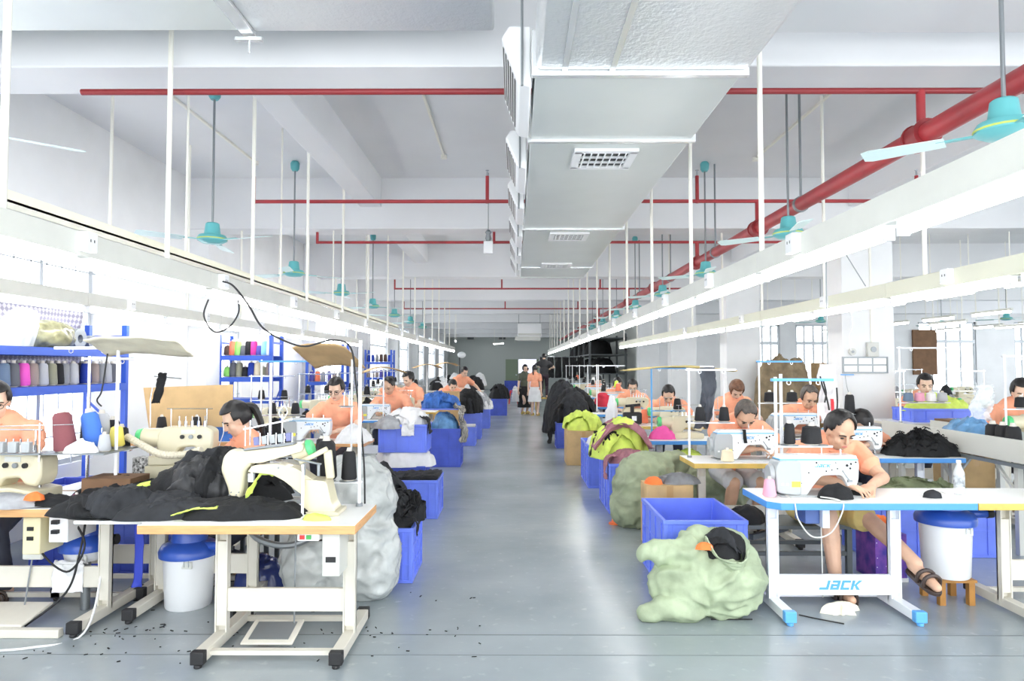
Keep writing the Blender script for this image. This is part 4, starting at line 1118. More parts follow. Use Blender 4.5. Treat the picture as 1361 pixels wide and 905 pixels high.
    ho = obj('hair', me, None, t, solid=.012 * s)
    if hair == 'pony':
        obj('ponytail', MB().tube([hp(q) * s for q in ((.01, .1, .05), (.03, .14, .02), (.04, .13, -.1), (.03, .1, -.2), (.025, .09, -.27))], .03, 8, 4, rads=lambda f: (.026 * (1 - f) ** .6 + .007) * s), hairmat, t)
    if hair == 'bun': obj('hair_bun', MB().ell(hp((0, .11, .04)) * s, (.045 * s, .04 * s, .045 * s)), hairmat, t, smooth=2)
    return t
# ============================================================= LEFT WORK ROW
def blob(name, label, c, prims, vox, mt, fold=.012, seed=1, cat='sack', it=5, rz=0):
    """one stuffed bag: overlapping rounded volumes fused to a single skin, with creases"""
    b = MB()
    for pr in prims:
        if pr[0] == 'e': b.ell(pr[1], pr[2], pr[3] if len(pr) > 3 else None, 20, 14)
        else: b.rcone(pr[1], pr[2], pr[3], pr[4], 14)
    me = remesh(name, b, vox, mt, 3, fold * 1.35, seed, 4.5, True)
    co = np.empty(len(me.vertices) * 3, 'f'); me.vertices.foreach_get('co', co); co[2::3] = np.maximum(co[2::3], 0); me.vertices.foreach_set('co', co); me.update()
    o = obj(name, me, None, None, smooth=None, loc=c, rot=(0, 0, rz))
    return tag(o, label, cat)

# --- front table with the cream flatseam machine
table('front sewing table with orange wooden edge and beige frame, beside the plastic sack', -2.09, -.88, 3.8, 4.38, th=.05, legs=(-1.72, -.97), pedal=-1.42, box=-1.03)
tag(obj('work_board', MB().prism(rpoly([(-2.08, 3.8), (-1.3, 3.8), (-1.17, 4.02), (-1.22, 4.2), (-2.08, 4.3)], .05), .012, Matrix.Translation((0, 0, .767))), m_lam, None, bevel=.003), 'thin white board lying on the front table under black cloth', 'board')
put(build_offarm(), (-1.39, 4.12, .76), 0, 'cream flatseam sewing machine with drooping head on the front table')
lump('black_garment', 'black garment with neon trim under the needle of the flatseam machine', (-1.62, 4.02, .773), .42, .2, .075, m_cblk, 3, wr=.5, fs=8, edge=.25)
drape('neon_strip', 'neon yellow cloth strip lying under the flatseam machine head', [(-1.9, 3.85, .80), (-1.8, 3.9, .825), (-1.66, 3.93, .83), (-1.55, 4.0, .855)], (.2, 1, 0), .075, m_cneon, 4, wr=.008, thick=.004)
drape('neon_strip', 'neon yellow cloth strip rising to the needle of the flatseam machine', [(-1.58, 4.06, .87), (-1.55, 4.1, .95), (-1.5, 4.12, 1.0), (-1.43, 4.12, .99)], (.3, 1, .4), .07, m_cneon, 6, wr=.01, thick=.004)
drape('tape_ribbon', 'white ribbon hanging from the flatseam machine bracket', [(-1.245, 4.03, 1.06), (-1.24, 4.02, .95), (-1.235, 4.0, .85), (-1.23, 3.98, .768)], (1, 0, 0), .016, m_cwht, 2, wr=.002, thick=.002)
lump('fabric_scrap', 'pale neon fabric scrap on the front table beside the machine foot', (-1.13, 3.93, .76), .09, .035, .02, m_cneon, 8, n=32, rings=8, cat='fabric scrap')
# stand with three big black cones
thread_stand('white thread stand at the aisle corner of the front table', (-.975, 4.31, .76), 1.04, -1, .15, .26, m_wstand, top=False)
cone('black', (-1.04, 4.31, .922), 'big black thread cone nearest the stand pole on the front table', None, 'tall', scale=.85)
cone('black', (-1.183, 4.31, .922), 'big black thread cone at the outer end of the front table stand', None, 'tall', scale=1.15)
ts2 = thread_stand('low metal thread stand behind the flatseam machine', (-1.75, 4.9, .76), .9, 1, .22, .46, m_chrome, top=False)
cone('black', (-1.635, 4.9, .992), 'short black thread cone on the low stand, nearer its pole', None, 'std', scale=.85)
cone('black', (-1.382, 4.9, .992), 'short black thread cone on the low stand, at its far end', None, 'std', scale=.85)
obj('stand_table_dummy', MB(), None) if False else None
wire('black cable looping from the lights down to the front table', [at(296, 374, 4.3), at(310, 380, 4.3), at(330, 405, 4.3), at(352, 438, 4.3), at(400, 460, 4.3), at(440, 452, 4.32), at(466, 462, 4.34), at(473, 510, 4.36), at(480, 570, 4.4), at(484, 620, 4.4), (-.95, 4.36, .765)], .0065)
wire('thin black cable loop hanging between the left-hand light trunkings', [at(277, 398, 4.8), at(271, 420, 4.8), at(285, 441, 4.8), at(305, 434, 4.8), at(317, 415, 4.8), at(316, 398, 4.8)], .006)

# --- second table behind it with the heap of black cloth and the overlock
table('sewing table under the heap of black cloth, beside the woman', -2.5, -1.72, 4.44, 5.2, th=.045, legs=(-2.46, -1.82))
tag(obj('leaf_board', MB().bb((-2.52, 3.92, .735), (-2.1, 4.4, .755)), m_lam, None, bevel=.004), 'thin pale leaf board bridging the two front tables', 'board')
obj('leaf_bracket', MB().bb((-2.4, 4.1, .70), (-2.05, 4.14, .735)), m_grey, bpy.data.objects['leaf_board'])
lump('black_garment', 'crumpled black garment spread across the leaf board', (-2.42, 4.16, .756), .36, .2, .1, m_cblk, 11, wr=.45, fs=7, edge=.3)
lump('black_garment', 'flat charcoal garment lying over the corner of the front table', (-2.0, 4.0, .774), .32, .17, .085, m_cdk, 12, wr=.4, fs=6, edge=.25)
lump('black_garment', 'broad black garment mound in front of the woman', (-1.98, 4.52, .78), .5, .32, .14, m_cblk, 13, wr=.4, fs=6, edge=.2, p=2.4)
m_mesh = mat('black_mesh_cloth', (36, 37, 41), .5, var=.45, vscale=30)
lump('black_garment', 'glossy black mesh garment on top of the mound', (-2.02, 4.58, .89), .32, .22, .13, m_mesh, 14, wr=.6, fs=9, edge=.2)
lump('black_garment', 'rolled black garment on the mound beside the woman', (-1.8, 4.5, .88), .24, .16, .09, m_cblk, 15, wr=.3, fs=6, edge=.15)
lump('black_garment', 'black garment sliding off the mound towards the paper', (-2.62, 4.6, .762), .3, .22, .11, m_cblk, 16, wr=.45, fs=7, edge=.3)
heap('black_jacket', 'black jacket thrown on the mound in front of the woman', (-2.0, 4.5, .8), .46, .32, .2, (m_cblk, m_mesh, m_cblk, m_cdk), 9, 21, 'black jackets on the front mound', .4, .02, 30)
heap('black_shirt', 'black shirt spread over the leaf board and front table corner', (-2.2, 4.1, .775), .42, .24, .06, (m_cblk, m_cdk), 6, 33, 'black shirts on the leaf board', .34, .016, 30)
drape('neon_tape', 'neon yellow tape end lying on the black heap', [at(178, 651, 4.1), at(185, 646, 4.1), at(200, 642, 4.12)], (.1, 0, 1), .03, m_cneon, 4, wr=.003, thick=.004, nu=10, nv=4)
ov1 = put(build_overlock(), (-2.43, 4.98, .93), .08, 'cream overlock machine with green handwheel in front of the woman', scale=1.0)
obj('riser', MB().bb((-.2, -.12, -.17), (.24, .12, 0)), m_cream, ov1, bevel=.008)
thread_stand('metal thread rack on the table left of the overlock', (-3.09, 4.95, .76), .95, 1, .27, .3, m_chrome)
for k, (dx, kd, sc_) in enumerate(((-.03, 'tall', .9), (.11, 'tall', .95), (.24, 'std', 1.05))):
    cone('black', (-3.09 + .075 + dx * .9, 4.9 + (.06 if k == 1 else -.03), 1.045), ('black thread cone by the pole on the rack beside the overlock', 'tall black thread cone in the middle of the rack beside the overlock', 'short black thread cone at the end of the rack beside the overlock')[k], None, kd, scale=sc_)
h_ = [at(168, 580, 4.85), at(190, 592, 4.8), at(215, 604, 4.75), at(245, 604, 4.72), at(268, 598, 4.7)]
hose = obj('suction_hose', MB().tube(h_, .026, 10, 14, rads=lambda f: .024 + .003 * (1 if int(f * 56) % 2 else -1)), mat('beige_hose', (214, 206, 184), .5), None, smooth=None)
tag(hose, 'beige corrugated suction hose running to the overlock machine', 'hose')
person('woman with black ponytail and white earphone cord in orange polo, head bowed over sewing', (-2.06, 5.5, 0), R(-50), s=1.08, hz=.49, lean=.12, bend=.12, pitch=.5, female=True, hair='pony', vox=.0075, hands=((-.1, -.42, .84), (.1, -.4, .84)), feet=((-.1, -.02, .06), (.1, -.02, .06)))
wire('white earphone cord on the chest of the woman with ponytail', [at(296, 562, 5.2), at(297, 575, 5.2), at(292, 590, 5.2), at(289, 606, 5.2)], .003, m_white_pl, 'earphone_cord')
tag(obj('stool', MB().box((-2.08, 5.5, .36), (.34, .3, .03)).box((-2.22, 5.38, .175), (.03, .03, .35)).box((-1.94, 5.38, .175), (.03, .03, .35)).box((-2.22, 5.62, .175), (.03, .03, .35)).box((-1.94, 5.62, .175), (.03, .03, .35)), m_dframe, None), 'low dark stool under the woman with ponytail', 'stool')

# --- window-side table, its machine and worker
table('sewing table by the window with cream machine and dark pocket edge', -3.95, -2.53, 4.22, 4.82, th=.05, legs=(-3.75, -2.67), edge=m_wood_edge)
obj('control_box', MB().bb((.16, -.22, .46), (.27, .05, .69)), mat('beige_box', (226, 216, 176), .5), bpy.data.objects['sewing_table.002'], bevel=.006)
obj('control_box', MB().bb((.31, -.2, .53), (.43, .1, .70)), m_white_pl, bpy.data.objects['sewing_table.002'], bevel=.006)
for q in ((.21, .62), (.21, .56), (.36, .66), (.36, .6)): obj('switch', MB().bb((q[0] - .02, -.226, q[1] - .012), (q[0] + .02, -.2, q[1] + .012)), m_black, bpy.data.objects['sewing_table.002'], smooth=None)
put(build_overlock(), (-3.36, 4.56, .76), -.1, 'cream overlock machine with long tension rail by the window', scale=1.15)
tr = thing('thread_rail', 'long metal tension rail with four grey posts above the window-side machine', 'thread rail', (-3.27, 4.42, 1.07))
obj('rail', MB().box((0, 0, 0), (.42, .04, .012)), m_grey, tr)
for j in range(4): obj('tension_post', MB().box((-.13 + j * .085, -.01, .045), (.055, .04, .07)), m_jgrey, tr, bevel=.005)
for sx in (-.2, .2): obj('rail_rod', MB().cyl((sx, 0, -.05), (sx, 0, .2), .005, n=6), m_chrome, tr)
obj('guide_wire', MB().cyl((-.4, 0, .17), (.42, 0, .19), .003, n=6), m_chrome, tr)
lump('grey_garment', 'pale grey garment hanging over the edge of the window-side table', (-3.15, 4.3, .765), .28, .13, .06, m_cgry, 21, wr=.4, edge=.3)
lump('black_garment', 'black sleeve on the window-side table', (-2.95, 4.33, .77), .24, .09, .04, m_cblk, 22, wr=.4, edge=.25, n=40, rings=12)
lump('orange_scrap', 'bright orange cloth scrap on the window-side table', (-2.97, 4.24, .81), .05, .035, .035, m_corange, 23, n=28, rings=8, edge=.4, cat='fabric scrap')
person('man with short black hair cut off at the window side, working at the cream machine', (-3.83, 5.2, 0), R(12), s=1.1, hz=.66, lean=.2, bend=.15, pitch=.35, yaw=.3, vox=.009, hair='short', glasses=True, hands=((-.1, -.5, .88), (.3, -.62, .88)))
table('narrow side table carrying the rack of black cones beside the overlock', -3.3, -2.53, 4.86, 5.24, th=.04, legs=(-3.2, -2.62))
# tall stand with coloured cones
thread_stand('tall white thread stand with cardboard shade beside the window-side table', (-2.69, 4.62, .76), 1.02, -1, .30, .4, m_wstand)
cone('maroon', (-2.95, 4.5, 1.075), 'large maroon thread cone tilted on the tall stand', None, 'tall', tilt=(.0, -.14, 0), scale=1.2)
cone('blue', (-2.83, 4.62, 1.08), 'large blue thread cone leaning against the maroon one', None, 'tall', tilt=(0, -.2, 0), scale=1.15)
cone('yellow', (-2.77, 4.76, 1.075), 'slim yellow thread cone on the tall stand', None, 'std', scale=.95)
cone('lgrey', (-2.71, 4.52, 1.075), 'small pale grey thread cone by the pole of the tall stand', None, 'std', scale=.75)
cone('lgrey', (-2.9, 4.8, 1.09), 'pale grey thread cone behind the blue one', None, 'tall', scale=1.0)
tag(obj('cone_tray', MB().box((-2.88, 4.63, 1.068), (.46, .42, .01)), m_grey, None), 'thin metal tray carrying the coloured cones', 'tray')
shade('pale bent cardboard shade with neon strip on the tall stand', (-2.5, 4.55, 1.775), .56, .34, .1, m_cardl, .02, 3, tilt=-.1)
lump('white_garment', 'white cloth bundle on the tray beside the blue cone', (-2.83, 4.46, 1.074), .1, .05, .06, m_cwht, 31, wr=.6, edge=.4)
cone('magenta', (-2.72, 4.26, .76), 'small pink plastic cone on the window-side table', None, 'std', scale=.55)
carton('dark brown carton on the table behind the black heap', -2.82, -2.5, 4.46, 4.7, .76, .9, m_dcard, tape=False)
carton('small patterned box beside the tall stand pole', -2.78, -2.62, 4.98, 5.1, .76, .97, mat('speckled_box', (60, 60, 60), .6, var=1, vscale=60, col2=(235, 235, 235)), tape=False, flaps=False)
wire('thin black cable hanging from the pale shade', [at(143, 470, 4.6), at(140, 490, 4.6), at(135, 520, 4.6), at(129, 532, 4.6), at(135, 540, 4.6)], .005)
rg = drape('black_rag', 'black sock hanging from the thread rack before the white wall', [at(216, 496, 5.1), at(214, 505, 5.1), at(211, 520, 5.1), at(206, 536, 5.1)], (1, .1, 0), .055, m_cblk, 5, wr=.012, nu=16, nv=6, thick=.02)
tag(obj('wire_stand', MB().cyl(at(200, 530, 5.15), at(205, 500, 5.15), .004, n=6).cyl(at(205, 500, 5.15), at(241, 503, 5.15), .005, n=6).cyl((at(200, 530, 5.15)), (-2.74, 5.15, .765), .005, n=6), m_chrome), 'thin bent metal thread arm holding the black sock', 'thread arm')

# --- under the front tables
bucket('milky white dust bucket with blue lid under the front table', (-2.24, 4.74, .0), .165, .36)
b2 = bucket('shallow dust collector with wide blue lid below the window-side table', (-2.9, 4.66, .34), .14, .08)
obj('support_pole', MB().cyl((0, 0, -.34), (0, 0, 0), .03, n=10), m_grey, b2)
bucket('tall milky bucket behind the front table legs', (-1.72, 6.2, .0), .2, .5, lid=False)
crate('dark blue crate standing under the window-side table', -3.98, -3.3, 5.62, 6.05, 0, .66, m_crate2)
crate('low blue crate behind the window-side table leg', -3.23, -2.76, 5.42, 5.78, .18, .5, m_crate)
crate('blue crate supporting the low blue crate', -3.26, -2.73, 5.4, 5.8, 0, .18, m_crate2, hr=(.5,))
drape('white_rag', 'white rag hung over the stretcher of the window-side table', [(-2.9, 4.52, .345), (-2.9, 4.475, .355), (-2.9, 4.465, .28), (-2.9, 4.46, .17)], (1, 0, 0), .2, m_cwht, 5, wr=.012, cat='rag')
for k, pts in enumerate(([(-2.95, 4.45, .71), (-3.05, 4.4, .5), (-2.85, 4.38, .33), (-2.75, 4.4, .5), (-2.9, 4.45, .7)], [(-2.8, 4.5, .7), (-2.78, 4.4, .45), (-2.85, 4.38, .2), (-3.05, 4.3, .02)], [(-3.4, 4.1, .015), (-3.35, 3.98, .012), (-3.1, 3.95, .01), (-2.8, 4.0, .01), (-2.62, 4.2, .015), (-2.7, 4.5, .3), (-2.75, 4.6, .7)])):
    wire(('black cable coil hanging below the window-side table', 'thin black cable dropping to the floor by the window-side table', 'white power cable trailing on the floor round the window-side table foot')[k], pts, .007, m_rub if k < 2 else m_white_pl)
pdl = thing('foot_pedal', 'wide beige foot pedal on the floor under the window-side table', 'pedal', (-3.22, 4.36, 0))
obj('plate', MB().box((0, 0, .07), (.42, .3, .02), (.15, 0, 0)), m_beige, pdl, bevel=.008)
obj('bar', MB().box((.1, -.18, .025), (.75, .05, .05)), m_beige, pdl, bevel=.004)
obj('rod', MB().cyl((.05, .1, .08), (.12, .12, .68), .005, n=6), m_grey, pdl)
obj('weight', MB().box((.1, .1, .42), (.13, .03, .07)), m_lgrey, pdl, bevel=.01)
drape('blue_cloth', 'blue cloth strip hanging beside the dust bucket', [(-2.47, 4.52, .7), (-2.46, 4.5, .5), (-2.45, 4.49, .3), (-2.46, 4.48, .2)], (1, 0, 0), .06, mat('navy_strip', (44, 62, 170), .7), 3, wr=.01, nu=14, nv=5)
blob('plastic_sack', 'huge cloudy plastic sack slumped beside the front table', (-1.2, 4.92, 0), [('e', (0, 0, .36), (.34, .27, .38)), ('e', (.05, 0, .68), (.28, .24, .3)), ('e', (-.18, -.02, .25), (.25, .25, .26)), ('e', (.16, 0, .25), (.22, .22, .28)), ('c', (.0, .05, .8), (-.1, .05, .86), .12, .07)], .016, m_plas, .022, 5)
hs2 = obj('grey_hose', MB().tube([(-1.85, 4.7, .62), (-1.7, 4.55, .5), (-1.45, 4.5, .47), (-1.2, 4.5, .6), (-1.1, 4.45, .7)], .022, 8, 10), m_grey, None)
tag(hs2, 'grey suction hose sagging below the front table', 'hose')
wire('black cable loops below the front table top', [(-1.25, 4.3, .7), (-1.3, 4.28, .6), (-1.2, 4.26, .56), (-1.12, 4.25, .62), (-1.13, 4.25, .7)], .006)
st = thing('step_stool', 'small grey metal step frame with blue shelf behind the front table', 'frame', (-1.6, 5.72, 0))
for sx in (-.14, .14): obj('leg', MB().box((sx, 0, .35), (.04, .04, .7)), m_lgrey, st); 
for zz in (.25, .5, .68): obj('shelf', MB().box((0, 0, zz), (.32, .2, .02)), m_crate2 if zz < .6 else m_lgrey, st)
lump('blue_bag', 'shiny dark blue plastic bag on the floor behind the front table', (-1.85, 5.1, 0), .2, .15, .22, mat('navy_film', (48, 62, 120), .2), 43, cat='bag', n=40, rings=14)
# lint on the floor
lint = MB(); rr = random.Random(3)
for k in range(150):
    x, y = rr.uniform(-3, -.2), rr.choice((3.94, 4.0, 4.23, 4.3, 4.9)) + rr.gauss(0, .05)
    if rr.random() < .3: x, y = rr.uniform(-2.5, -1), rr.uniform(4.0, 5.3)
    a = rr.uniform(0, pi); l, w = rr.uniform(.006, .03), rr.uniform(.003, .007)
    lint.box((x, y, .003), (l, w, .004), (0, 0, a))
tag(obj('lint_scraps', lint, m_cblk, None, smooth=None), 'black lint and thread scraps scattered along the floor joints', 'lint', kind='stuff')

# --- racks along the window wall
def rack(label, loc, w, d, h, shelves, rz=0, braces=True):
    t = thing('storage_rack', label, 'rack', loc, rz)
    for sx in (-1, 1):
        for sy in (-1, 1): obj('post', MB().box((sx * (w/2 - .025), sy * (d/2 - .025), h/2), (.05, .05, h)), m_rack, t, smooth=None)
        obj('end_bar', MB().box((sx * (w/2 - .025), 0, h - .12), (.03, d - .1, .03)), m_rack, t, smooth=None)
        if braces: obj('brace', MB().beam((sx * (w/2 - .025), -d/2 + .03, h * .45), (sx * (w/2 - .025), d/2 - .03, h * .62), .02), m_rack, t, smooth=None)
    for z in shelves:
        obj('shelf', MB().box((0, 0, z - .006), (w - .06, d - .04, .012)), m_rack, t, smooth=None)
        for sy in (-1, 1): obj('shelf_beam', MB().box((0, sy * (d/2 - .012), z - .035), (w - .1, .024, .07)), m_rack, t, smooth=None)
    return t
rack('tall blue storage rack of thread cones in front of the window', (-4.27, 5.75, 0), 2.8, .44, 2.06, (.5, 1.46, 1.8), pi/2)
seq = [(3, 'slate'), (16, 'dgrey'), (30, 'pink'), (42, 'taupe'), (55, 'lgrey'), (67, 'khaki'), (76, 'black'), (84, 'grey'), (96, 'lgrey'), (113, 'navy'), (124, 'taupe'), (133, 'grey'), (141, 'lgrey'), (148, 'dgrey')]
cnt = {}
for k, (px_, c) in enumerate(seq):
    yy = 4.2 * 907 / (684 - px_); nb = seq[k-1][1] if k else 'the rack end'
    cone(c, (-4.2, yy, 1.462), '%s thread cone on the window rack, after the %s%s' % ({'lgrey': 'pale grey', 'dgrey': 'dark grey'}.get(c, c), {'lgrey': 'pale grey one', 'dgrey': 'dark grey one'}.get(nb, nb + ' one' if k else nb), ' and navy' if k == 8 else ''), None, 'tall', scale=.93)
for k in range(12):
    yy = 5.5 + k * .125
    cone(('grey', 'lgrey', 'taupe', 'dgrey')[k % 4], (-4.37, yy, 1.462), 'dull grey thread cone in the back row of the window rack', 'back row cones on the window rack', 'tall', scale=.95)
lump('clear_bag', 'knotted clear plastic bag on top of the window rack', (-4.2, 5.62, 1.802), .17, .2, .3, m_clear, 51, wr=.3, cat='bag', p=3, peak=(.05, .1))
blob('olive_bag', 'clear bag of folded olive cloth on top of the window rack', (-4.22, 6.15, 1.802), [('e', (0, 0, .11), (.17, .25, .13)), ('e', (0, .1, .1), (.15, .16, .12))], .014, mat('olive_in_plastic', (168, 166, 130), .25, var=.4, vscale=9), .012, 4, 'bag')
for k, (yy, r) in enumerate(((6.62, .1), (6.82, .07))):
    o = obj('tape_roll', MB().lathe([(r * .4, -.025), (r, -.025), (r, .025), (r * .4, .025), (r * .4, -.025)], 24, (0, 0, 0), (0, pi/2, 0), cap=False), m_grey, None, loc=(-4.25, yy, 1.802 + r))
    tag(o, ('large grey tape roll standing on top of the window rack', 'small grey tape roll standing on top of the window rack')[k], 'tape roll')
def quilt_mat():
    m = mat('quilted_foil', (186, 184, 196), .45, metal=.3)
    nt = m.node_tree; b = nt.nodes['Principled BSDF']; tc = nt.nodes.new('ShaderNodeTexCoord'); ck = nt.nodes.new('ShaderNodeTexChecker'); ck.inputs['Scale'].default_value = 26
    mp = nt.nodes.new('ShaderNodeMapping'); mp.inputs['Rotation'].default_value = (.785, 0, 0); nt.links.new(tc.outputs['Object'], mp.inputs[0]); nt.links.new(mp.outputs[0], ck.inputs['Vector'])
    ck.inputs['Color1'].default_value = rgb((196, 194, 206)); ck.inputs['Color2'].default_value = rgb((146, 142, 160)); nt.links.new(ck.outputs[0], b.inputs['Base Color'])
    return m
qm = MB().grid(lambda u, v: V((-4.56 + .03 * fb((u * 5, v * 4, 1)), 4.8 + u * 2.35, 1.46 + v * (1.02 - .25 * u + .1 * sin(u * 9)))), 40, 20)
tag(obj('quilted_sheet', qm, quilt_mat(), None, solid=.006), 'quilted silver sheet hung across the window behind the rack', 'curtain')
rack('second blue rack of coloured thread cones against the white wall', (-4.0, 10.35, 0), .82, .5, 2.1, (.6, 1.15, 1.47, 1.79), 0)
top = ['brown', 'orange', 'green', 'dgrey', 'black', 'magenta', 'violet', 'cyan', 'white']
low = ['green', 'dgrey', 'khaki', 'black', 'navy', 'cream', 'khaki', 'taupe']
for z, row, nm in ((1.792, top, 'upper'), (1.472, low, 'lower')):
    for k, c in enumerate(row):
        cone(c, (-4.32 + k * (.64 / (len(row) - 1)), 10.25, z), '%s thread cone on the %s shelf of the second rack%s' % ({'dgrey': 'dark grey'}.get(c, c), nm, ' next to the cream one' if (c == 'khaki' and k == 6) else (' beside the dark grey one' if c == 'khaki' else '')), None, 'tall' if k % 3 else 'std', scale=1.0)
for q, (yy, x0) in enumerate(((14.6, -4.0), (20.0, -3.95))):
    rack(('third blue rack of mixed cones deeper along the window wall', 'fourth blue rack deep along the window wall')[q], (x0, yy, 0), .8, .5, 2.1, (.6, 1.3, 1.75), 0)
    for z in (1.302, 1.752):
        for k in range(6):
            cone(random.Random(q * 20 + k + int(z * 10)).choice(['orange', 'grey', 'violet', 'brown', 'taupe', 'navy', 'lgrey']), (x0 - .3 + k * .12, yy - .12, z), ('mixed thread cone on the third rack', 'mixed thread cone on the fourth rack')[q], ('cones on the third rack', 'cones on the fourth rack')[q], 'tall')
pn = obj('cardboard_sheet', MB().prism([(-.38, 0), (.33, 0), (.3, .5), (-.5, .47)], .01, Matrix.Translation((-2.82, 6.02, .98)) @ Matrix.Rotation(-.18, 4, 'X') @ XZ), m_card, None, smooth=None)
tag(pn, 'big tan cardboard panel leaning behind the overlock table', 'cardboard')
table('work table carrying the leaning cardboard panel', -3.35, -2.3, 5.95, 6.5, z=.98, legs=(-3.2, -2.45))
carton('flat blue packet on the panel table', -2.72, -2.42, 5.98, 6.1, .98, 1.1, m_cblue, flaps=False, tape=False)
for k, xx in enumerate((-3.02, -2.72)):
    cone('black', (xx, 5.85, 1.085), ('slim black thread cone before the tan panel, window side', 'slim black thread cone before the tan panel, aisle side')[k], None, 'std', scale=.8)
tag(obj('cone_shelf', MB().box((-2.87, 5.85, 1.075), (.5, .14, .012)).cyl((-3.08, 5.85, 1.07), (-3.08, 5.85, .0), .01, n=8).cyl((-2.66, 5.85, 1.07), (-2.66, 5.85, 0), .01, n=8), m_grey), 'thin metal cone shelf before the tan panel', 'stand')
# dark stacks between the woman and the man with the shade
table('low work table with stacked black and white garments behind the woman', -3.1, -2.35, 6.9, 7.4, legs=(-3.0, -2.45))
for k in range(9):
    mt_ = (m_cblk, m_cwht)[k % 2]
    w_ = .16 + .02 * (k % 3)
    tag(obj('folded_garment', MB().grid(lambda u, v: V(((u - .5) * 2 * w_, (v - .5) * .32, .004 * fb((u * 5, v * 5, k)))), 8, 6), mt_, None, solid=.022, loc=(-2.75, 7.1, .775 + k * .027)), 'folded %s garment in the striped stack behind the woman' % ('black', 'white')[k % 2], 'garment', 'folded %s garments in the striped stack' % ('black', 'white')[k % 2])
lump('black_garment', 'black jacket slumped beside the striped garment stack', (-2.5, 7.1, .762), .13, .18, .3, m_cblk, 61, n=40, rings=14)
# --- left row continued: the man under the tan shade, and crates along the aisle
table('sewing table of the man under the tan cardboard shade', -3.05, -1.7, 7.75, 8.3, legs=(-2.9, -1.85))
JK = lambda loc, label, rz=0, sc_=1.0, group=None: put(proto('jack', build_jack), loc, rz, label, group, sc_)
OV = lambda loc, label, rz=0, sc_=1.0, group=None: put(proto('ov', build_overlock), loc, rz, label, group, sc_)
JK((-2.48, 8.05, .76), 'white lockstitch machine in front of the man under the tan shade', 0, 1.05)
person('man with flat-top black hair in orange polo under the tan shade', (-2.22, 8.75, 0), R(-6), s=1.16, hz=.56, lean=.1, bend=.15, pitch=.42, vox=.009, hair='short', hands=((-.2, -.5, .9), (.15, -.52, .86)), glasses=True)
shade('tan cardboard shade bent over the place of the man with flat-top hair', (-1.98, 7.3, 1.76), .62, .46, -.25, m_card, .04, 5, tilt=-.22)
thread_stand('blue-topped thread stand beside the man under the tan shade', (-2.95, 7.95, .76), .95, 1, .3, .5, m_chrome, blue=m_bcap)
cone('black', (-2.82, 7.95, 1.075), 'black thread cone nearest the pole on the blue-topped stand', None, 'std', scale=.9)
cone('black', (-2.55, 7.95, 1.075), 'black thread cone at the end of the blue-topped stand', None, 'std', scale=.9)
lump('white_garment', 'white garment heap on the table corner beside the man under the tan shade', (-1.88, 8.0, .762), .2, .2, .17, m_cwht, 71)
thread_stand('slim white pole stand carrying the tan cardboard shade', (-1.74, 7.3, 0), 1.76, -1, 1.2, .1, m_wstand, top=False)
# crates along the aisle edge
crate('bright blue crate full of black straps beside the plastic sack', -1.05, -.765, 5.2, 5.75, 0, .41)
for k in range(3): lump('black_strap_bundle', 'bundle of black straps piled in the crate beside the plastic sack', (-.93 + .04 * k, 5.33 + .13 * k, .36 + .02 * k), .12, .14, .24 - .03 * k, m_cblk, 80 + k, wr=.7, fs=14, edge=.4, n=48, rings=16, group='black strap bundles')
drape('black_strap', 'black strap hanging over the rim of the nearest aisle crate', [(-.85, 5.3, .48), (-.78, 5.28, .47), (-.745, 5.28, .42), (-.748, 5.28, .34)], (0, 1, 0), .05, m_cblk, 3, wr=.006, nu=12, nv=4)
crate('blue crate packed with folded black garments', -1.43, -.82, 7.36, 7.95, 0, .41, hr=(.6,), nv=3)
for k in range(3): tag(obj('folded_garment', MB().grid(lambda u, v: V(((u - .5) * .19, (v - .5) * .5, .012 * ridge(u, v, 4, k))), 10, 14), m_cblk, None, solid=.05, loc=(-1.32 + .195 * k, 7.66, .4 + .01 * k)), 'folded black garment lying flat on the packed blue crate', 'garment', 'folded garments on the packed blue crate')
heap('dark_shirt', 'dark shirt on the bale beside the packed crate', (-1.35, 6.9, .0), .3, .25, .58, (m_cdk, m_cblk), 6, 51, 'dark shirts on the bale', .45, .025)
crate('blue crate under the white garment heap', -1.75, -1.12, 8.6, 9.1, 0, .38, m_crate2)
lump('white_garment', 'white garment heap squeezed between two stacked blue crates', (-1.42, 8.85, .37), .4, .3, .2, m_cwht, 91, wr=.35, p=5)
crate('upper blue crate standing on the white garments', -1.72, -1.1, 8.6, 9.1, .55, .9, hr=(), nv=4)
heap('white_shirt', 'white shirt heaped in the upper blue crate', (-1.4, 8.85, .87), .3, .24, .14, (m_cwht, m_cwht, m_cgry), 7, 47, 'white shirts in the upper crate', .36, .02, 24)
lump('white_garment', 'pale grey shirt sliding off the upper blue crate', (-1.62, 8.7, .85), .18, .2, .14, m_cgry, 93, wr=.4, edge=.3)
drape('white_garment', 'white sleeve hanging down the upper blue crate front', [(-1.3, 8.75, .98), (-1.33, 8.6, .93), (-1.34, 8.585, .84), (-1.34, 8.58, .76)], (1, 0, 0), .16, m_cwht, 5, wr=.012)
drape('dark_garment', 'dark sleeve hanging at the aisle side of the upper blue crate', [(-1.2, 8.72, 1.0), (-1.1, 8.7, .96), (-1.07, 8.7, .85), (-1.065, 8.7, .78)], (0, 1, 0), .2, m_cdk, 6, wr=.012)
crate('tall ribbed blue crate stack at the aisle edge', -1.42, -.87, 11.1, 11.65, 0, .62, m_crate2, hr=(.25, .5, .75), nv=4)
lump('blue_bag', 'pale blue film bag lying in the ribbed crate', (-1.15, 11.35, .6), .25, .24, .26, m_bclr, 95, cat='bag')
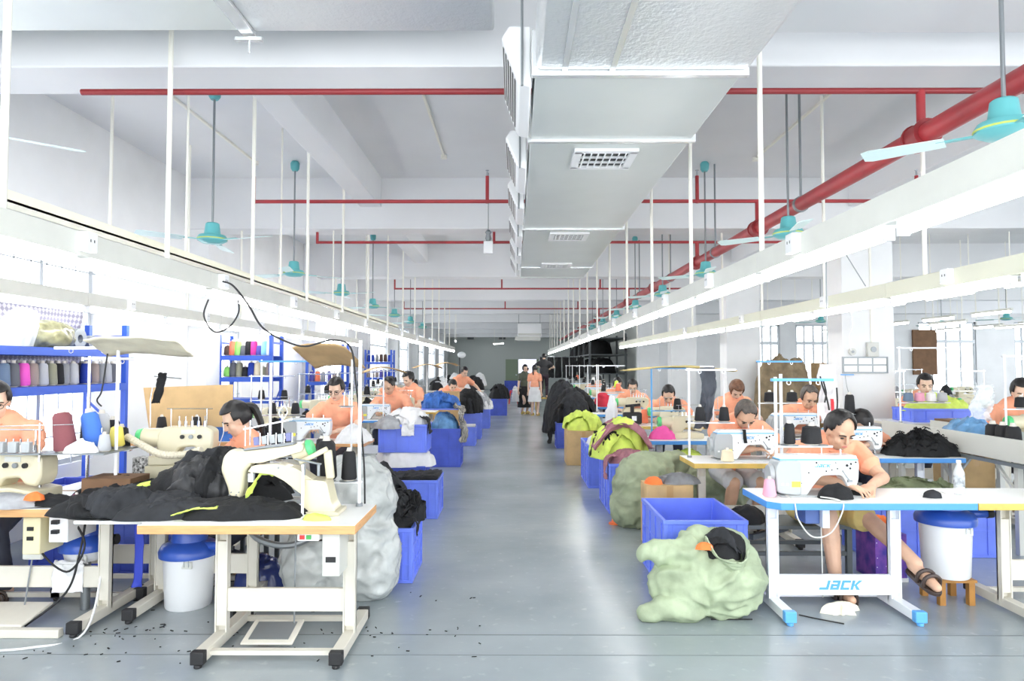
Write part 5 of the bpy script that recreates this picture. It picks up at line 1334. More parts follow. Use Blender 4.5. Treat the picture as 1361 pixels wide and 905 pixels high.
tag(obj('blue_tray', MB().box((-1.22, 11.4, .93), (.62, .5, .02)), m_crate, None, bevel=.005), 'flat blue tray resting on the film bag', 'tray')
heap('blue_shirt', 'bright blue shirt heaped on the flat blue tray', (-1.25, 11.4, .942), .32, .25, .17, (m_cblue,), 7, 49, 'blue shirts on the flat tray', .36, .025)
drape('striped_garment', 'dark striped garment hanging off the ribbed crate into the aisle', [(-1.0, 11.3, .98), (-.9, 11.3, .92), (-.84, 11.3, .7), (-.83, 11.3, .4)], (0, 1, 0), .5, mat('striped_cloth', (60, 58, 60), .8, var=1, vscale=25, col2=(190, 186, 176), stretch=(1, 6, .3)), 9, wr=.05)
crate('blue aisle crate under a black garment heap', -1.35, -.75, 15.3, 15.9, 0, .58, nv=4)
heap('black_jacket', 'black jacket piled high on the blue aisle crate', (-1.08, 15.6, .57), .34, .32, .4, (m_cblk, m_cdk), 12, 41, 'jackets on the blue aisle crate', .5, .025)
crate('small blue aisle crate with white papers', -1.15, -.8, 14.0, 14.5, 0, .38, nv=3)
tag(obj('paper_sheet', MB().box((-.97, 14.25, .4), (.3, .4, .03)), m_cwht, None), 'white paper stack on the small aisle crate', 'paper')
crate('blue crate buried under white shirts', -1.25, -.65, 17.9, 18.5, 0, .5, nv=3)
heap('white_shirt', 'white shirt piled beyond the black jackets', (-.95, 18.2, .5), .36, .38, .32, (m_cwht, m_cgry), 10, 43, 'white shirts beyond the black jackets', .6, .025)
crate('dark blue aisle crate near the red stools', -.8, -.25, 22.5, 23.2, 0, .55, m_crate2, nv=3)
crate('dark blue crate before the far doorway', -.6, .5, 40.0, 40.8, 0, .75, m_crate2, nv=4)
heap('black_jacket', 'black jacket on the dark aisle crate', (-.55, 22.85, .54), .36, .34, .4, (m_cblk, m_cdk), 8, 45, 'jackets on the dark aisle crate', .5, .03, 14)
# --- workers further down the left row
table('blue-edged table of the balding man', -2.7, -1.45, 11.0, 11.55, edge=m_blue_edge, stand=m_wstand, legs=(-2.55, -1.6))
JK((-2.35, 11.25, .76), 'white lockstitch machine in front of the balding man', 0, 1.0)
person('balding man in orange polo bowed over a blue-edged table', (-2.05, 11.95, 0), R(-15), s=1.2, hz=.55, lean=.25, bend=.25, pitch=.55, vox=.012, hair='bald', skin=m_skin2, hands=((-.15, -.55, .86), (.2, -.5, .86)))
table('work table of the woman behind the balding man', -2.6, -1.5, 13.0, 13.55, edge=m_yel_edge)
OV((-2.2, 13.3, .76), 'cream overlock in front of the woman behind the balding man')
person('woman with tied hair in orange polo sitting behind the balding man', (-2.0, 13.95, 0), R(-35), s=1.2, hz=.58, lean=.15, pitch=.45, female=True, vox=.013, hair='bun')
pn2 = carton('large plain carton standing beside the woman behind the balding man', -1.75, -1.2, 14.55, 14.95, 0, 1.08, m_card)
lump('white_garment', 'white garments on the carton side table', (-1.3, 16.7, .762), .3, .2, .15, m_cwht, 101)
table('work table of the worker with dark cap of hair', -2.3, -1.05, 16.4, 16.95, edge=m_yel_edge)
person('worker with bowed dark hair in orange polo behind the black heap', (-1.75, 17.4, 0), R(25), s=1.15, hz=.55, lean=.45, bend=.3, pitch=.7, vox=.015, hair='short')
person('worker in orange apron reaching out over the cutting table', (-1.62, 19.3, 0), R(40), s=1.15, hz=.75, lean=.25, bend=.25, pitch=.5, vox=.015, hair='short', hands=((-.05, -.55, 1.0), (.35, -.55, .98)), feet=((-.15, -.2, .06), (.15, -.2, .06)))
table('long cutting table deep in the left row', -2.6, -.95, 20.2, 21.4, z=.9, edge=m_beige)
for k in range(7):
    r_ = random.Random(k + 40)
    lump('garment_pile', '%s garment pile on the long cutting table' % ('black', 'white', 'charcoal')[k % 3], (-2.35 + .2 * k, 20.5 + .15 * (k % 4), .902), .22, .2, r_.uniform(.15, .4), (m_cblk, m_cwht, m_cdk)[k % 3], 110 + k, group='%s piles on the long cutting table' % ('black', 'white', 'charcoal')[k % 3], n=36, rings=12)
table('wide packing table deep in the left row', -3.2, -1.1, 25.5, 26.9, z=.9, edge=m_beige)
for k in range(8):
    lump('garment_pile', '%s garment pile on the wide packing table' % ('black', 'white')[k % 2], (-2.95 + .23 * k, 25.8 + .2 * (k % 3), .902), .26, .22, .2 + .08 * (k % 4), (m_cblk, m_cwht)[k % 2], 130 + k, group='%s piles on the wide packing table' % ('black', 'white')[k % 2], n=32, rings=10)
tl = thing('desk_lamp', 'tall black lamp with white round head over the packing table', 'lamp', (-2.1, 26.0, .9))
obj('pole', MB().cyl((0, 0, 0), (0, 0, 1.1), .025), m_black, tl); obj('head', MB().ell((.08, 0, 1.15), (.16, .1, .12)), m_white_pl, tl, smooth=2)
for k in range(2):
    t = thing('plastic_stool', 'red plastic stool in the aisle near the dark crate' if k == 0 else 'second red plastic stool stacked on the first one', 'stool', (-.05, 29.5, .0 + .06 * k))
    m_rs = mat('red_plastic', (206, 60, 52), .4)
    obj('seat', MB().box((0, 0, .5), (.32, .32, .03)), m_rs, t, bevel=.01)
    for sx in (-1, 1):
        for sy in (-1, 1): obj('leg', MB().beam((sx * .13, sy * .13, .5), (sx * .19, sy * .19, 0), .05), m_rs, t)
# generic stations filling the second left column
rr = random.Random(11)
for k, (yy, x0) in enumerate(((9.4, -3.9), (11.6, -3.9), (13.4, -3.9), (15.6, -3.9), (17.8, -3.9), (20.4, -3.9))):
    table('work table in the inner left column near the window wall', x0, x0 + 1.1, yy, yy + .55, edge=m_yel_edge if k % 2 else m_wood_edge, group='inner left column tables')
    OV((x0 + .5, yy + .3, .76), 'cream overlock machine in the inner left column', 0, 1.1, 'inner left column overlocks')
    thread_stand('thread stand in the inner left column', (x0 + .1, yy + .45, .76), .75, 1, .38, .6, m_chrome, group='inner left column stands')
    for j, f in enumerate((.25, .8)): cone('black', (x0 + .1 + .6 * f, yy + .45, 1.155), 'black thread cone on a stand of the inner left column', 'inner left column cones', 'std', scale=.9)
    lump('dark_garment', 'dark garment heap on an inner left column table', (x0 + .96, yy + .25, .762), .12, .2, .22, (m_cblk, m_cdk)[k % 2], 150 + k, group='inner left column garment heaps', n=36, rings=12)
tag(person('worker in orange polo half hidden in the inner left column', (-3.0, 16.6, 0), R(10), s=1.12, hz=.55, vox=.018), None, None)
for k, (yy, x) in enumerate(((9.9, -1.9), (14.8, -1.9), (18.6, -1.85))):
    shade(('tan cardboard shade above the packed crates', 'tan cardboard shade past the large carton', 'tan cardboard shade near the cutting table')[k], (x, yy, 1.62 + .05 * k), .6, .5, .3, m_card, .08, 20 + k)
    thread_stand(('pole stand under the shade above the packed crates', 'pole stand under the shade past the large carton', 'pole stand under the shade near the cutting table')[k], (x, yy, 0), 1.6 + .05 * k, -1, 1.2, .3, m_wstand, top=False)
    cone('black', (x - .24, yy, 1.215), ('black cone under the shade above the packed crates', 'black cone under the shade past the large carton', 'black cone under the shade near the cutting table')[k])
# ============================================================= RIGHT WORK ROW
table('white sewing table with blue edge and printed stretcher before the khaki shorts man', 1.64, 2.97, 4.42, 4.96, edge=m_blue_edge, stand=m_wstand, cap=m_bcap, legs=(1.74, 2.56), logo=True, chamfer=.07, th=.045, sz=.1)
T1 = bpy.data.objects[[o.name for o in bpy.data.objects if o.get('label', '').startswith('white sewing table with blue')][0]]
obj('motor_box', MB().bb((-.32, .02, .56), (-.22, .2, .72)), mat('slate_blue_box', (86, 110, 170), .4), T1, bevel=.006)
obj('motor_bracket', MB().bb((-.22, -.02, .54), (-.17, .1, .72)), m_wstand, T1, bevel=.004)
obj('pedal_rod', MB().cyl((-.2, .04, .06), (-.2, .05, .56), .004, n=6), m_lgrey, T1)
obj('front_bar', MB().bb((-.5, .14, .03), (.22, .18, .06)), m_wstand, T1, smooth=None)
JK((2.0, 4.72, .76), 'white and grey lockstitch machine in front of the man in khaki shorts', 0, 1.08)
lump('black_garment', 'small black cloth pad under the arm of the nearest white machine', at(1105, 655, 4.62) * V((1, 1, 0)) + V((0, 0, .761)) if False else V((2.14, 4.6, .761)), .115, .09, .075, m_cblk, 201, wr=.3, edge=.15, n=44, rings=14)
lump('black_scrap', 'small charcoal scrap lying on the white table beside the bottle', (2.79, 4.6, .761), .06, .035, .03, m_cdk, 202, n=28, rings=8, cat='fabric scrap')
lump('black_garment', 'black cloth held under the fingers of the man in khaki shorts', (2.34, 4.66, .761), .08, .05, .03, m_cblk, 203, n=32, rings=10)
o = cone('rose', (1.71, 4.62, .7605), 'pink thread spool standing on the white table corner', None, 'std', scale=.8)
thread_stand('white thread stand with blue top bar on the white table', (1.85, 4.86, .76), .80, 1, .31, .38, m_wstand, blue=m_bcap)
thread_stand('second white thread stand pole behind the white table', (1.92, 4.94, .76), .82, 1, .3, .05, m_wstand, top=False)
cone('black', (1.945, 4.86, 1.0825), 'slim black spray-topped cone on the white stand', None, 'tall', scale=.7)
cone('black', (2.1, 4.86, 1.0825), 'stout black thread cone on the white stand beside the man', None, 'fat', scale=1.15)
wire('grey cable loop hanging from the white table edge', [(1.82, 4.62, .77), (1.8, 4.44, .77), (1.81, 4.4, .66), (1.9, 4.4, .55), (2.02, 4.4, .58), (2.1, 4.41, .72), (2.1, 4.45, .77), (2.02, 4.55, .775)], .005, m_lgrey)
bt = thing('water_bottle', 'clear plastic water bottle with white cap on the white table', 'bottle', (3.045, 4.72, .76))
obj('body', MB().lathe([(.03, 0), (.034, .01), (.034, .05), (.031, .06), (.034, .07), (.034, .1), (.031, .105), (.034, .112), (.034, .15), (.014, .2), (.013, .215)], 18), m_clear, bt, smooth=.9)
obj('label_band', MB().lathe([(.0345, .055), (.0345, .13)], 18, cap=False), mat('bottle_label', (215, 225, 232), .4, var=.5, vscale=30, alpha=.7), bt)
obj('cap', MB().cyl((0, 0, .213), (0, 0, .232), .015, n=14), m_white_pl, bt)
man = person('balding man in orange polo and khaki shorts sewing at the white table', (2.36, 5.5, 0), R(3), s=1.15, hz=.53, lean=.42, bend=.28, pitch=.55, yaw=.1, vox=.0068, hair='bald', skin=m_skin2, legs='shorts', legmat=m_khaki,
       hands=((-.14, -.78, .83), (.06, -.76, .82)), feet=((-.12, -.6, .1), (.26, -.92, .33)), kneepole=(0, -.6, 1), elbow=((-1, .2, -.4), (1, .3, -.3)), shoe_pitch=(0, .25))
sb = thing('work_stool', 'dark metal bench frame under the man in khaki shorts', 'stool', (2.15, 5.55, 0))
obj('seat', MB().box((0, 0, .385), (.95, .4, .03)), m_dframe, sb, bevel=.005)
for sx in (-.45, .45):
    for sy in (-.17, .17): obj('leg', MB().box((sx, sy, .185), (.04, .04, .37)), m_dframe, sb, smooth=None)
for sy in (-.17, .17): obj('rail', MB().box((0, sy, .18), (.9, .03, .03)), m_dframe, sb, smooth=None)
obj('cross_bar', MB().beam((-.3, -.15, .3), (.1, .16, .3), .04), m_dframe, sb)
lump('black_garment', 'black cloth bundle on the bench beside the man in khaki shorts', (1.83, 5.5, .402), .17, .13, .11, m_cblk, 204, n=40, rings=12)
# strip of paper rag on the floor
lump('paper_rag', 'torn cream paper lying on the floor behind the printed stretcher', (2.17, 4.62, .0), .11, .07, .05, mat('cream_paper', (236, 228, 206), .8), 205, edge=.7, n=40, rings=10, cat='paper')
wire('thin dark stick lying on the floor before the white table', [onz(1062, 817, .005), onz(1085, 822, .005), onz(1122, 829, .005)], .004, m_rub, 'stick', cat='stick')
wire('thin black rod on the floor before the green sack', [onz(945, 823, .005), onz(965, 823, .005), onz(1000, 823, .008)], .004, m_rub, 'rod', cat='rod')
# neighbour table with yellow edge
table('yellow-edged white table joined to the blue-edged one', 2.975, 4.25, 4.42, 4.96, edge=m_yel_edge, stand=m_beige, legs=(3.3, 4.1), th=.045)
bucket('milky dust bucket with blue lid beside the white table legs', (3.03, 4.86, .175), .165, .38)
bs = thing('bucket_stand', 'small brown wooden stand under the dust bucket', 'stand', (3.03, 4.86, 0))
m_bw = mat('brown_wood', (176, 124, 58), .6, var=.15)
for sx in (-.1, .1):
    for sy in (-.1, .1): obj('leg', MB().box((sx, sy, .078), (.04, .04, .156)), m_bw, bs, smooth=None)
obj('top', MB().box((0, 0, .165), (.26, .26, .018)), m_bw, bs)
gx = carton('open carton with purple starry print beside the dust bucket', 2.74, 2.98, 5.25, 5.55, .0, .36, mat('starry_print', (70, 60, 160), .6, var=1, vscale=9, col2=(150, 90, 190)), flaps=False, tape=False)
obj('white_edge', MB().bb((-.125, -.152, .0), (.125, -.1505, .03)).bb((.05, -.152, .03), (.075, -.1505, .33)), m_white_pl, gx, smooth=None)
rr = random.Random(5)
for k in range(14): obj('star_fleck', MB().box((rr.uniform(-.11, .04), -.1512, rr.uniform(.05, .33)), (.006, .002, .006)), m_white_pl, gx, smooth=None)
lump('orange_scraps', 'orange and black scraps on the starry carton', (2.86, 5.4, .362), .12, .13, .09, m_corange, 206, n=36, rings=10, edge=.4)
OV((3.87, 4.75, .76), 'cream overlock machine at the end of the yellow-edged table', 0, 1.0)
lump('black_garment', 'black garment hanging on the yellow-edged table by the overlock', (3.62, 4.6, .761), .17, .12, .27, m_cblk, 207, p=3, n=44)
# green sacks and crate
blob('woven_sack', 'pale green woven sack slumped open in front of the blue crate', (1.235, 4.6, 0), [('e', (.13, .02, .24), (.28, .25, .26)), ('e', (-.08, 0, .2), (.24, .2, .22)), ('e', (0, .02, .3), (.25, .2, .2)), ('c', (-.1, -.05, .4), (-.4, -.04, .41), .1, .03), ('c', (-.12, -.1, .1), (-.39, -.14, .05), .11, .03), ('c', (.2, .0, .4), (.1, .0, .47), .12, .08), ('c', (-.1, 0, .42), (.02, .02, .48), .08, .08)], .012, m_sack, .02, 3)
heap('black_shirt', 'black shirt bulging from the mouth of the green sack', (1.35, 4.49, .4), .13, .11, .1, (m_cblk, m_cdk), 5, 71, 'black shirts in the green sack', .16, .014, 20)
drape('sack_lip', None, [(.0, -.1, .5), (.03, -.17, .43), (.1, -.24, .38), (.2, -.24, .37), (.27, -.17, .43)], (0, -.5, .8), .09, m_sack, 5, wr=.012, parent=bpy.data.objects['woven_sack'], thick=.008)
lump('orange_scrap', 'orange cloth tip in the mouth of the green sack', (1.22, 4.44, .46), .06, .022, .025, m_corange, 211, n=24, rings=8, cat='fabric scrap')
r1 = crate('large empty bright blue crate behind the green sack', 1.06, 1.67, 4.92, 5.76, 0, .535, hr=(.62,), nv=4)
m_ink = mat('black_ink', (24, 26, 60), .6)
mk = MB()
for q in (((-.03, .0), (-.03, .05), (.02, .05), (.02, .0), (-.03, .0)), ((-.012, .05), (-.02, .015)), ((.006, .05), (.01, .015)), ((.04, .05), (.08, .05), (.08, .032), (.04, .032), (.04, .05)), ((.03, .02), (.09, .02)), ((.05, .02), (.045, .008), (.08, .008), (.07, -.01)), ((.05, .058), (.045, .065)), ((.07, .058), (.078, .066))):
    mk.tube([(.05 + a, -.4215, .38 + b) for a, b in q], .003, 5)
obj('ink_marks', mk, m_ink, r1)
lump('white_scrap', 'crumpled white film at the bottom of the empty blue crate', (1.25, 5.3, .014), .1, .1, .06, m_clear, 212, n=28, rings=8, cat='scrap')
carton('tan shipping carton behind the empty blue crate', 1.19, 1.61, 6.2, 6.5, .0, .555, m_card)
lump('grey_bag', 'grey plastic-wrapped packet on the tan shipping carton', (1.5, 6.35, .56), .2, .12, .08, mat('grey_film', (130, 132, 136), .2, var=.3), 213, cat='bag')
lump('orange_scrap', 'orange cloth on the tan shipping carton', (1.28, 6.33, .56), .08, .1, .05, m_corange, 214, n=28, rings=8, cat='fabric scrap')
blob('woven_sack', 'tall olive woven sack standing beside the tan carton', (1.3, 7.1, 0), [('e', (0, 0, .35), (.26, .24, .36)), ('e', (-.02, 0, .2), (.27, .25, .24)), ('e', (.1, .05, .5), (.28, .24, .22)), ('c', (.1, 0, .58), (.4, .1, .62), .12, .1)], .016, m_sack2, .024, 7)
blob('woven_sack', 'bulging olive sack lying under the second table', (2.12, 7.68, 0), [('e', (0, 0, .26), (.36, .17, .28)), ('e', (.2, .0, .22), (.25, .17, .24)), ('e', (-.2, .0, .25), (.22, .17, .24))], .022, m_sack2, .03, 9)
tag(obj('traffic_cone', MB().lathe([(.07, 0), (.07, .012), (.045, .014), (.008, .14)], 16, onz(818, 696, 0)), mat('orange_plastic', (240, 120, 60), .5), None), 'tiny orange cone standing at the foot of the olive sack', 'cone')
# crates of neon cloth
crate('blue crate with mauve cloth hanging over its rim', 1.04, 1.62, 7.62, 8.5, 0, .55, nv=4)
heap('neon_shirt', 'neon shirt tangled on the mound above the blue crates', (1.24, 8.22, .55), .32, .38, .34, (m_cneon, m_cneon, m_cblk, m_cneon), 11, 65, 'neon shirts on the mound', .42, .025)
lump('mauve_garment', 'mauve garment lying over the rim of the blue crate', (1.3, 7.85, .54), .26, .22, .12, m_cmauve, 221, wr=.5)
drape('mauve_garment', 'mauve sleeve hanging outside the blue crate', [(1.16, 7.75, .64), (1.05, 7.72, .6), (1.02, 7.7, .5), (1.02, 7.7, .38)], (0, 1, 0), .16, m_cmauve, 7, wr=.015)
drape('mauve_garment', 'mauve shirt with neon panel spread over the neon heap', [(.93, 8.15, .68), (1.1, 8.1, .9), (1.28, 8.08, .97), (1.45, 8.05, .9), (1.56, 8.0, .7)], (0, 1, .1), .42, m_cmauve, 8, wr=.03)
lump('neon_garment', 'neon panel of the mauve shirt on the heap', (1.28, 8.02, .96), .13, .12, .06, m_cneon, 222, wr=.3, n=40, rings=12)
lump('black_garment', 'black and neon garments beneath the third table', (2.05, 8.22, 0), .23, .2, .5, m_cblk, 223, p=3)
lump('neon_garment', 'neon garment tangled with black ones beneath the third table', (2.05, 8.2, .45), .2, .16, .16, m_cneon, 224, wr=.6, edge=.5)
crate('blue crate with a white garment at the aisle, behind the mauve one', .98, 1.55, 9.2, 10.2, 0, .57, nv=4)
lump('white_garment', 'white garment lying in the aisle crate behind the mauve one', (1.25, 9.5, .53), .24, .24, .18, m_cwht, 225)
carton('film-wrapped carton of neon cloth at the aisle', .86, 1.42, 11.3, 11.9, 0, .56, m_card, flaps=False)
heap('neon_shirt', 'neon shirt heaped on the wrapped carton', (1.14, 11.6, .562), .3, .28, .2, (m_cneon,), 9, 67, 'neon shirts on the wrapped carton', .34, .03)
crate('dark blue bin under the black garment heap', .82, 1.2, 13.6, 14.1, 0, .5, m_crate2, nv=3)
heap('black_jacket', 'black jacket on the great mound spilling into the aisle', (1.22, 14.3, .3), .5, .58, .68, (m_cblk, m_cblk, m_cdk), 18, 61, 'jackets on the great black mound', .6, .03)
crate('dark bin inside the black heap', 1.0, 1.5, 14.15, 14.7, 0, .3, m_crate2, nv=3)
heap('black_jacket', 'black jacket on the second mound beyond the great one', (1.2, 17.0, .0), .48, .66, 1.15, (m_cblk, m_cdk), 12, 63, 'jackets on the second black mound', .7, .03, 16)
drape('black_garment', 'black trouser leg hanging into the aisle from the great heap', [(1.0, 14.0, .85), (.82, 13.7, .75), (.72, 13.55, .4), (.7, 13.5, .12)], (.2, 1, 0), .25, m_cblk, 9, wr=.03)

# second to fifth tables of the right row
table('yellow-edged table of the man with thinning hair', 1.62, 2.75, 6.2, 6.75, edge=m_yel_edge, stand=m_beige, legs=(1.75, 2.55), th=.045)
JK((2.1, 6.48, .76), 'white lockstitch machine with black strap in front of the man with thinning hair', 0, 1.1)
drape('black_strap', 'black strap wrapped over the machine of the man with thinning hair', [(2.14, 6.42, 1.04), (2.14, 6.39, 1.035), (2.14, 6.385, .98), (2.15, 6.385, .92)], (1, 0, 0), .03, m_cblk, 3, wr=.002, nu=8, nv=3)
cone('cream', (1.95, 6.3, .7605), 'pale peach thread spool on the yellow-edged table', None, 'fat', scale=.95)
person('man with thinning grey hair in orange polo bowed over the yellow-edged table', (2.24, 7.2, 0), R(2), s=1.16, hz=.55, lean=.42, bend=.3, pitch=.95, vox=.0095, hair='thin', hairmat=m_hairg, skin=m_skin2, hands=((.0, -.68, .85), (.24, -.66, .83)), legs='shorts', legmat=m_gshort)
thread_stand('tall white stand on the yellow-edged table', (1.68, 6.6, .76), .86, 1, .33, .42, m_wstand)
cone('black', (1.785, 6.6, 1.1025), 'black thread cone by the pole on the tall white stand', None, 'std', scale=.95)
cone('black', (2.016, 6.6, 1.1025), 'black thread cone at the end of the tall white stand', None, 'std', scale=.95)
drape('denim_scarf', 'dark grey scarf hanging from the tall white stand', [(2.13, 7.55, 1.62), (2.15, 7.54, 1.4), (2.1, 7.53, 1.15), (2.05, 7.52, .95)], (1, .1, 0), .16, mat('slate_cloth', (84, 90, 100), .85, var=.2), 4, wr=.03)
tag(obj('hook_stand', MB().cyl((2.2, 7.6, 0), (2.2, 7.6, 1.64), .012).cyl((2.2, 7.6, 1.63), (2.05, 7.55, 1.63), .01), m_wstand), 'white hook stand holding the dark grey scarf', 'stand')
shade('long drab cardboard shade over the third table', (1.95, 8.2, 1.63), 1.3, .45, .05, mat('drab_cardboard', (190, 172, 112), .8), .05, 31)
table('blue-edged table of the third place on the right', 1.58, 2.5, 8.05, 8.6, edge=m_blue_edge, stand=m_wstand, legs=(1.75, 2.35), th=.045)
OV((2.05, 8.4, .76), 'cream overlock with neon thread on the third right-hand table', 0, 1.0)
thread_stand('blue thread stand at the third right-hand table', (1.7, 8.5, .76), .87, 1, .32, .4, m_bcap)
thread_stand('white pole at the far end of the long drab shade', (2.52, 8.25, 0), 1.6, -1, 1.1, .3, m_wstand, top=False)
cone('black', (2.02, 8.5, 1.0925), 'black thread cone at the third right-hand table', None, 'std', scale=.95)
cone('violet', (2.28, 8.25, 1.114), 'violet thread spool on the pole by the drab shade', None, 'fat', scale=.8)
lump('pink_garment', 'hot pink cloth on the third right-hand table', (1.78, 8.25, .762), .16, .1, .13, m_cpink, 230, edge=.3, n=40)
table('yellow-edged table of the fourth place on the right', 1.5, 2.8, 10.0, 10.55, edge=m_yel_edge, stand=m_beige, th=.045)
hm = thing('bag_closer', 'black hand-held bag closing machine on the fourth right-hand table', 'machine', (1.75, 10.2, .76))
obj('body', MB().box((0, 0, .1), (.28, .12, .18)), m_black, hm, bevel=.03); obj('handle', MB().cyl((-.1, 0, .28), (.12, 0, .3), .02).cyl((0, 0, .18), (.0, 0, .3), .03), m_black, hm); obj('label_plate', MB().box((.02, -.061, .1), (.07, .002, .07)), m_white_pl, hm, smooth=None)
OV((2.3, 10.3, .76), 'cream overlock on the fourth right-hand table')
cone('orange', (1.98, 10.45, .7605), 'orange thread cone on the fourth right-hand table', None, 'tall')
person('worker in orange polo with bowed head behind the fourth right-hand table', (2.45, 11.0, 0), R(-10), s=1.15, hz=.55, lean=.4, pitch=.9, vox=.015, hair='thin')
blu = m_blue_edge
nm = ('fifth', 'sixth', 'seventh', 'eighth', 'ninth', 'tenth')
for k, yy in enumerate((12.4, 14.6, 16.8, 19.0, 21.4, 24.0)):
    table('blue-edged table at the %s place on the right' % nm[k], 1.75 if k else 1.45, 2.75, yy, yy + .55, edge=blu, stand=m_wstand, th=.045)
    (JK if k % 2 else OV)((2.2, yy + .3, .76), '%s machine at the %s right-hand place' % (('cream overlock', 'white lockstitch')[k % 2], nm[k]), 0, 1.1)
    thread_stand('thread stand at the %s right-hand place' % nm[k], (1.85 if k else 1.55, yy + .5, .76), .9, 1, .38, .5, m_wstand)
    x_ = 1.85 if k else 1.55
    cone('black', (x_ + .125, yy + .5, 1.155), 'black cone by the pole at the %s right-hand place' % nm[k]); cone(('orange', 'neon', 'black', 'white', 'black', 'orange')[k], (x_ + .4, yy + .5, 1.155), '%s cone at the stand end of the %s right-hand place' % (('orange', 'neon', 'black', 'white', 'black', 'orange')[k], nm[k]))
    if k in (0, 1, 3): person('worker in orange polo at the %s right-hand place' % nm[k], (2.3, yy + 1.0, 0), R(-8 + 8 * k), s=1.12, hz=.55, lean=.3, pitch=.5 + .1 * k, vox=.017, hair=('short', 'bun', 'short')[k % 3], female=(k == 1))
lump('red_garment', 'red cloth bundle at the sixth right-hand place', (1.9, 14.8, .762), .2, .2, .28, mat('red_cloth', (214, 52, 74), .8), 240, n=36, rings=12)
lump('white_garment', 'white cloth bag hanging at the fourth right-hand table', (1.5, 10.6, .762), .1, .1, .4, m_cwht, 241, n=36, rings=12)
# ============================================================= SECOND RIGHT-HAND COLUMN, WINDOW BAY, STANDING PEOPLE
table('blue-edged table with a black elastic heap, behind the bottle', 3.0, 4.3, 6.55, 7.1, edge=m_blue_edge, stand=m_wstand, legs=(3.15, 4.0), th=.045)
JK((3.3, 6.85, .76), 'white lockstitch machine beside the black elastic heap', 0, 1.1)
eh = lump('elastic_heap', 'heap of black elastic loops on the blue-edged table behind the bottle', (3.98, 6.78, .761), .36, .2, .19, m_cblk, 301, wr=.5, fs=9, edge=.25, cat='garment')
lp = MB(); rr = random.Random(9); hv = [v.co.copy() for v in eh.data.vertices]
for k in range(170):
    p = rr.choice(hv); a = rr.uniform(0, pi); r_ = rr.uniform(.015, .035); tl_ = rr.uniform(-1, 1)
    lp.tube([p + V((r_ * cos(b_) * cos(a), r_ * cos(b_) * sin(a), .006 + abs(r_ * .6 * sin(b_)) + .01 * tl_ * cos(b_))) for b_ in [j * pi / 3 for j in range(7)]], .004, 4)
o = obj('elastic_loops', lp, m_cblk, eh, smooth=None); o['kind'] = 'stuff'
person('worker with black bowl hair bowed low beside the black elastic heap', (3.5, 7.55, 0), R(4), s=1.12, hz=.52, lean=.5, bend=.35, pitch=.95, vox=.011, hair='bob', hands=((.0, -.66, .85), (.3, -.62, .84)))
table('white-edged table of the grey-haired man before the pillar', 2.95, 4.1, 8.25, 8.8, edge=m_blue_edge, stand=m_wstand, legs=(3.1, 3.9), th=.045)
JK((3.4, 8.5, .78), 'white lockstitch machine of the grey-haired man before the pillar', 0, 1.1)
person('grey-haired man in orange polo sewing before the pillar', (3.75, 9.2, 0), R(2), s=1.18, hz=.56, lean=.38, bend=.25, pitch=.6, vox=.011, hair='thin', hairmat=m_hairg, skin=m_skin2)
thread_stand('blue-topped thread stand before the grey-haired man', (3.0, 8.4, .76), .95, 1, .42, .5, m_wstand, blue=m_bcap)
cone('black', (3.125, 8.4, 1.1925), 'black thread cone by the pole before the grey-haired man', None, 'fat', scale=1.1); cone('black', (3.4, 8.4, 1.1925), 'black thread cone at the stand end before the grey-haired man', None, 'fat', scale=1.1)
thread_stand('thread stand beside the worker with bowl hair', (3.1, 7.0, .76), .5, 1, .38, .4, m_wstand, top=False)
cone('black', (3.42, 7.0, 1.1525), 'tall black thread cone beside the worker with bowl hair', None, 'tall', scale=.9)
crate('flat blue crate under the blue-edged table behind the bottle', 3.0, 4.2, 5.9, 6.35, .0, .45, m_crate, hr=(.5,), nv=4)
lump('dark_bundle', 'mixed olive scraps in the flat blue crate', (3.6, 6.15, .4), .5, .2, .2, m_cgrn, 303, wr=.5)
table('work table behind the man with thinning hair, brown-haired worker', 2.86, 3.5, 9.5, 10.0, edge=m_yel_edge)
person('brown-haired worker in orange polo with bowed head', (3.25, 10.4, 0), 0, s=1.15, hz=.6, lean=.3, pitch=.95, vox=.014, hair='bob', hairmat=m_hairb, female=True)
drape('printed_garment', 'white garment with red and black print hanging over the nearest worker', [at(1100, 484, 5.9), at(1102, 510, 5.9), at(1103, 540, 5.9), at(1104, 562, 5.9)], (1, .15, 0), .17, m_cwht, 12, wr=.03)
pg = bpy.data.objects['printed_garment']
for k, q in enumerate(([(1094, 505), (1098, 522), (1096, 535)], [(1090, 500), (1093, 512), (1099, 530), (1102, 545)], [(1112, 515), (1113, 535), (1112, 550)])):
    obj('print_stroke', MB().tube([at(a, b, 5.845) for a, b in q], .007, 6, 5), m_black, pg)
drape('printed_garment_trim', 'red stripe hanging along the printed white garment', [at(1106, 530, 5.84), at(1107, 545, 5.84), at(1106, 562, 5.84)], (1, .1, 0), .025, mat('red_trim', (205, 50, 60), .8), 3, wr=.004, nu=10, nv=3)
tag(obj('garment_hook', MB().cyl(at(1100, 484, 5.92), (at(1100, 484, 5.92).x, 5.92, 2.9), .006, n=6).cyl((at(1100, 484, 5.92).x, 5.92, 2.9), (3.05, 5.92, 2.33), .004, n=6), m_grey), 'thin wire hook the printed white garment hangs from', 'hook')
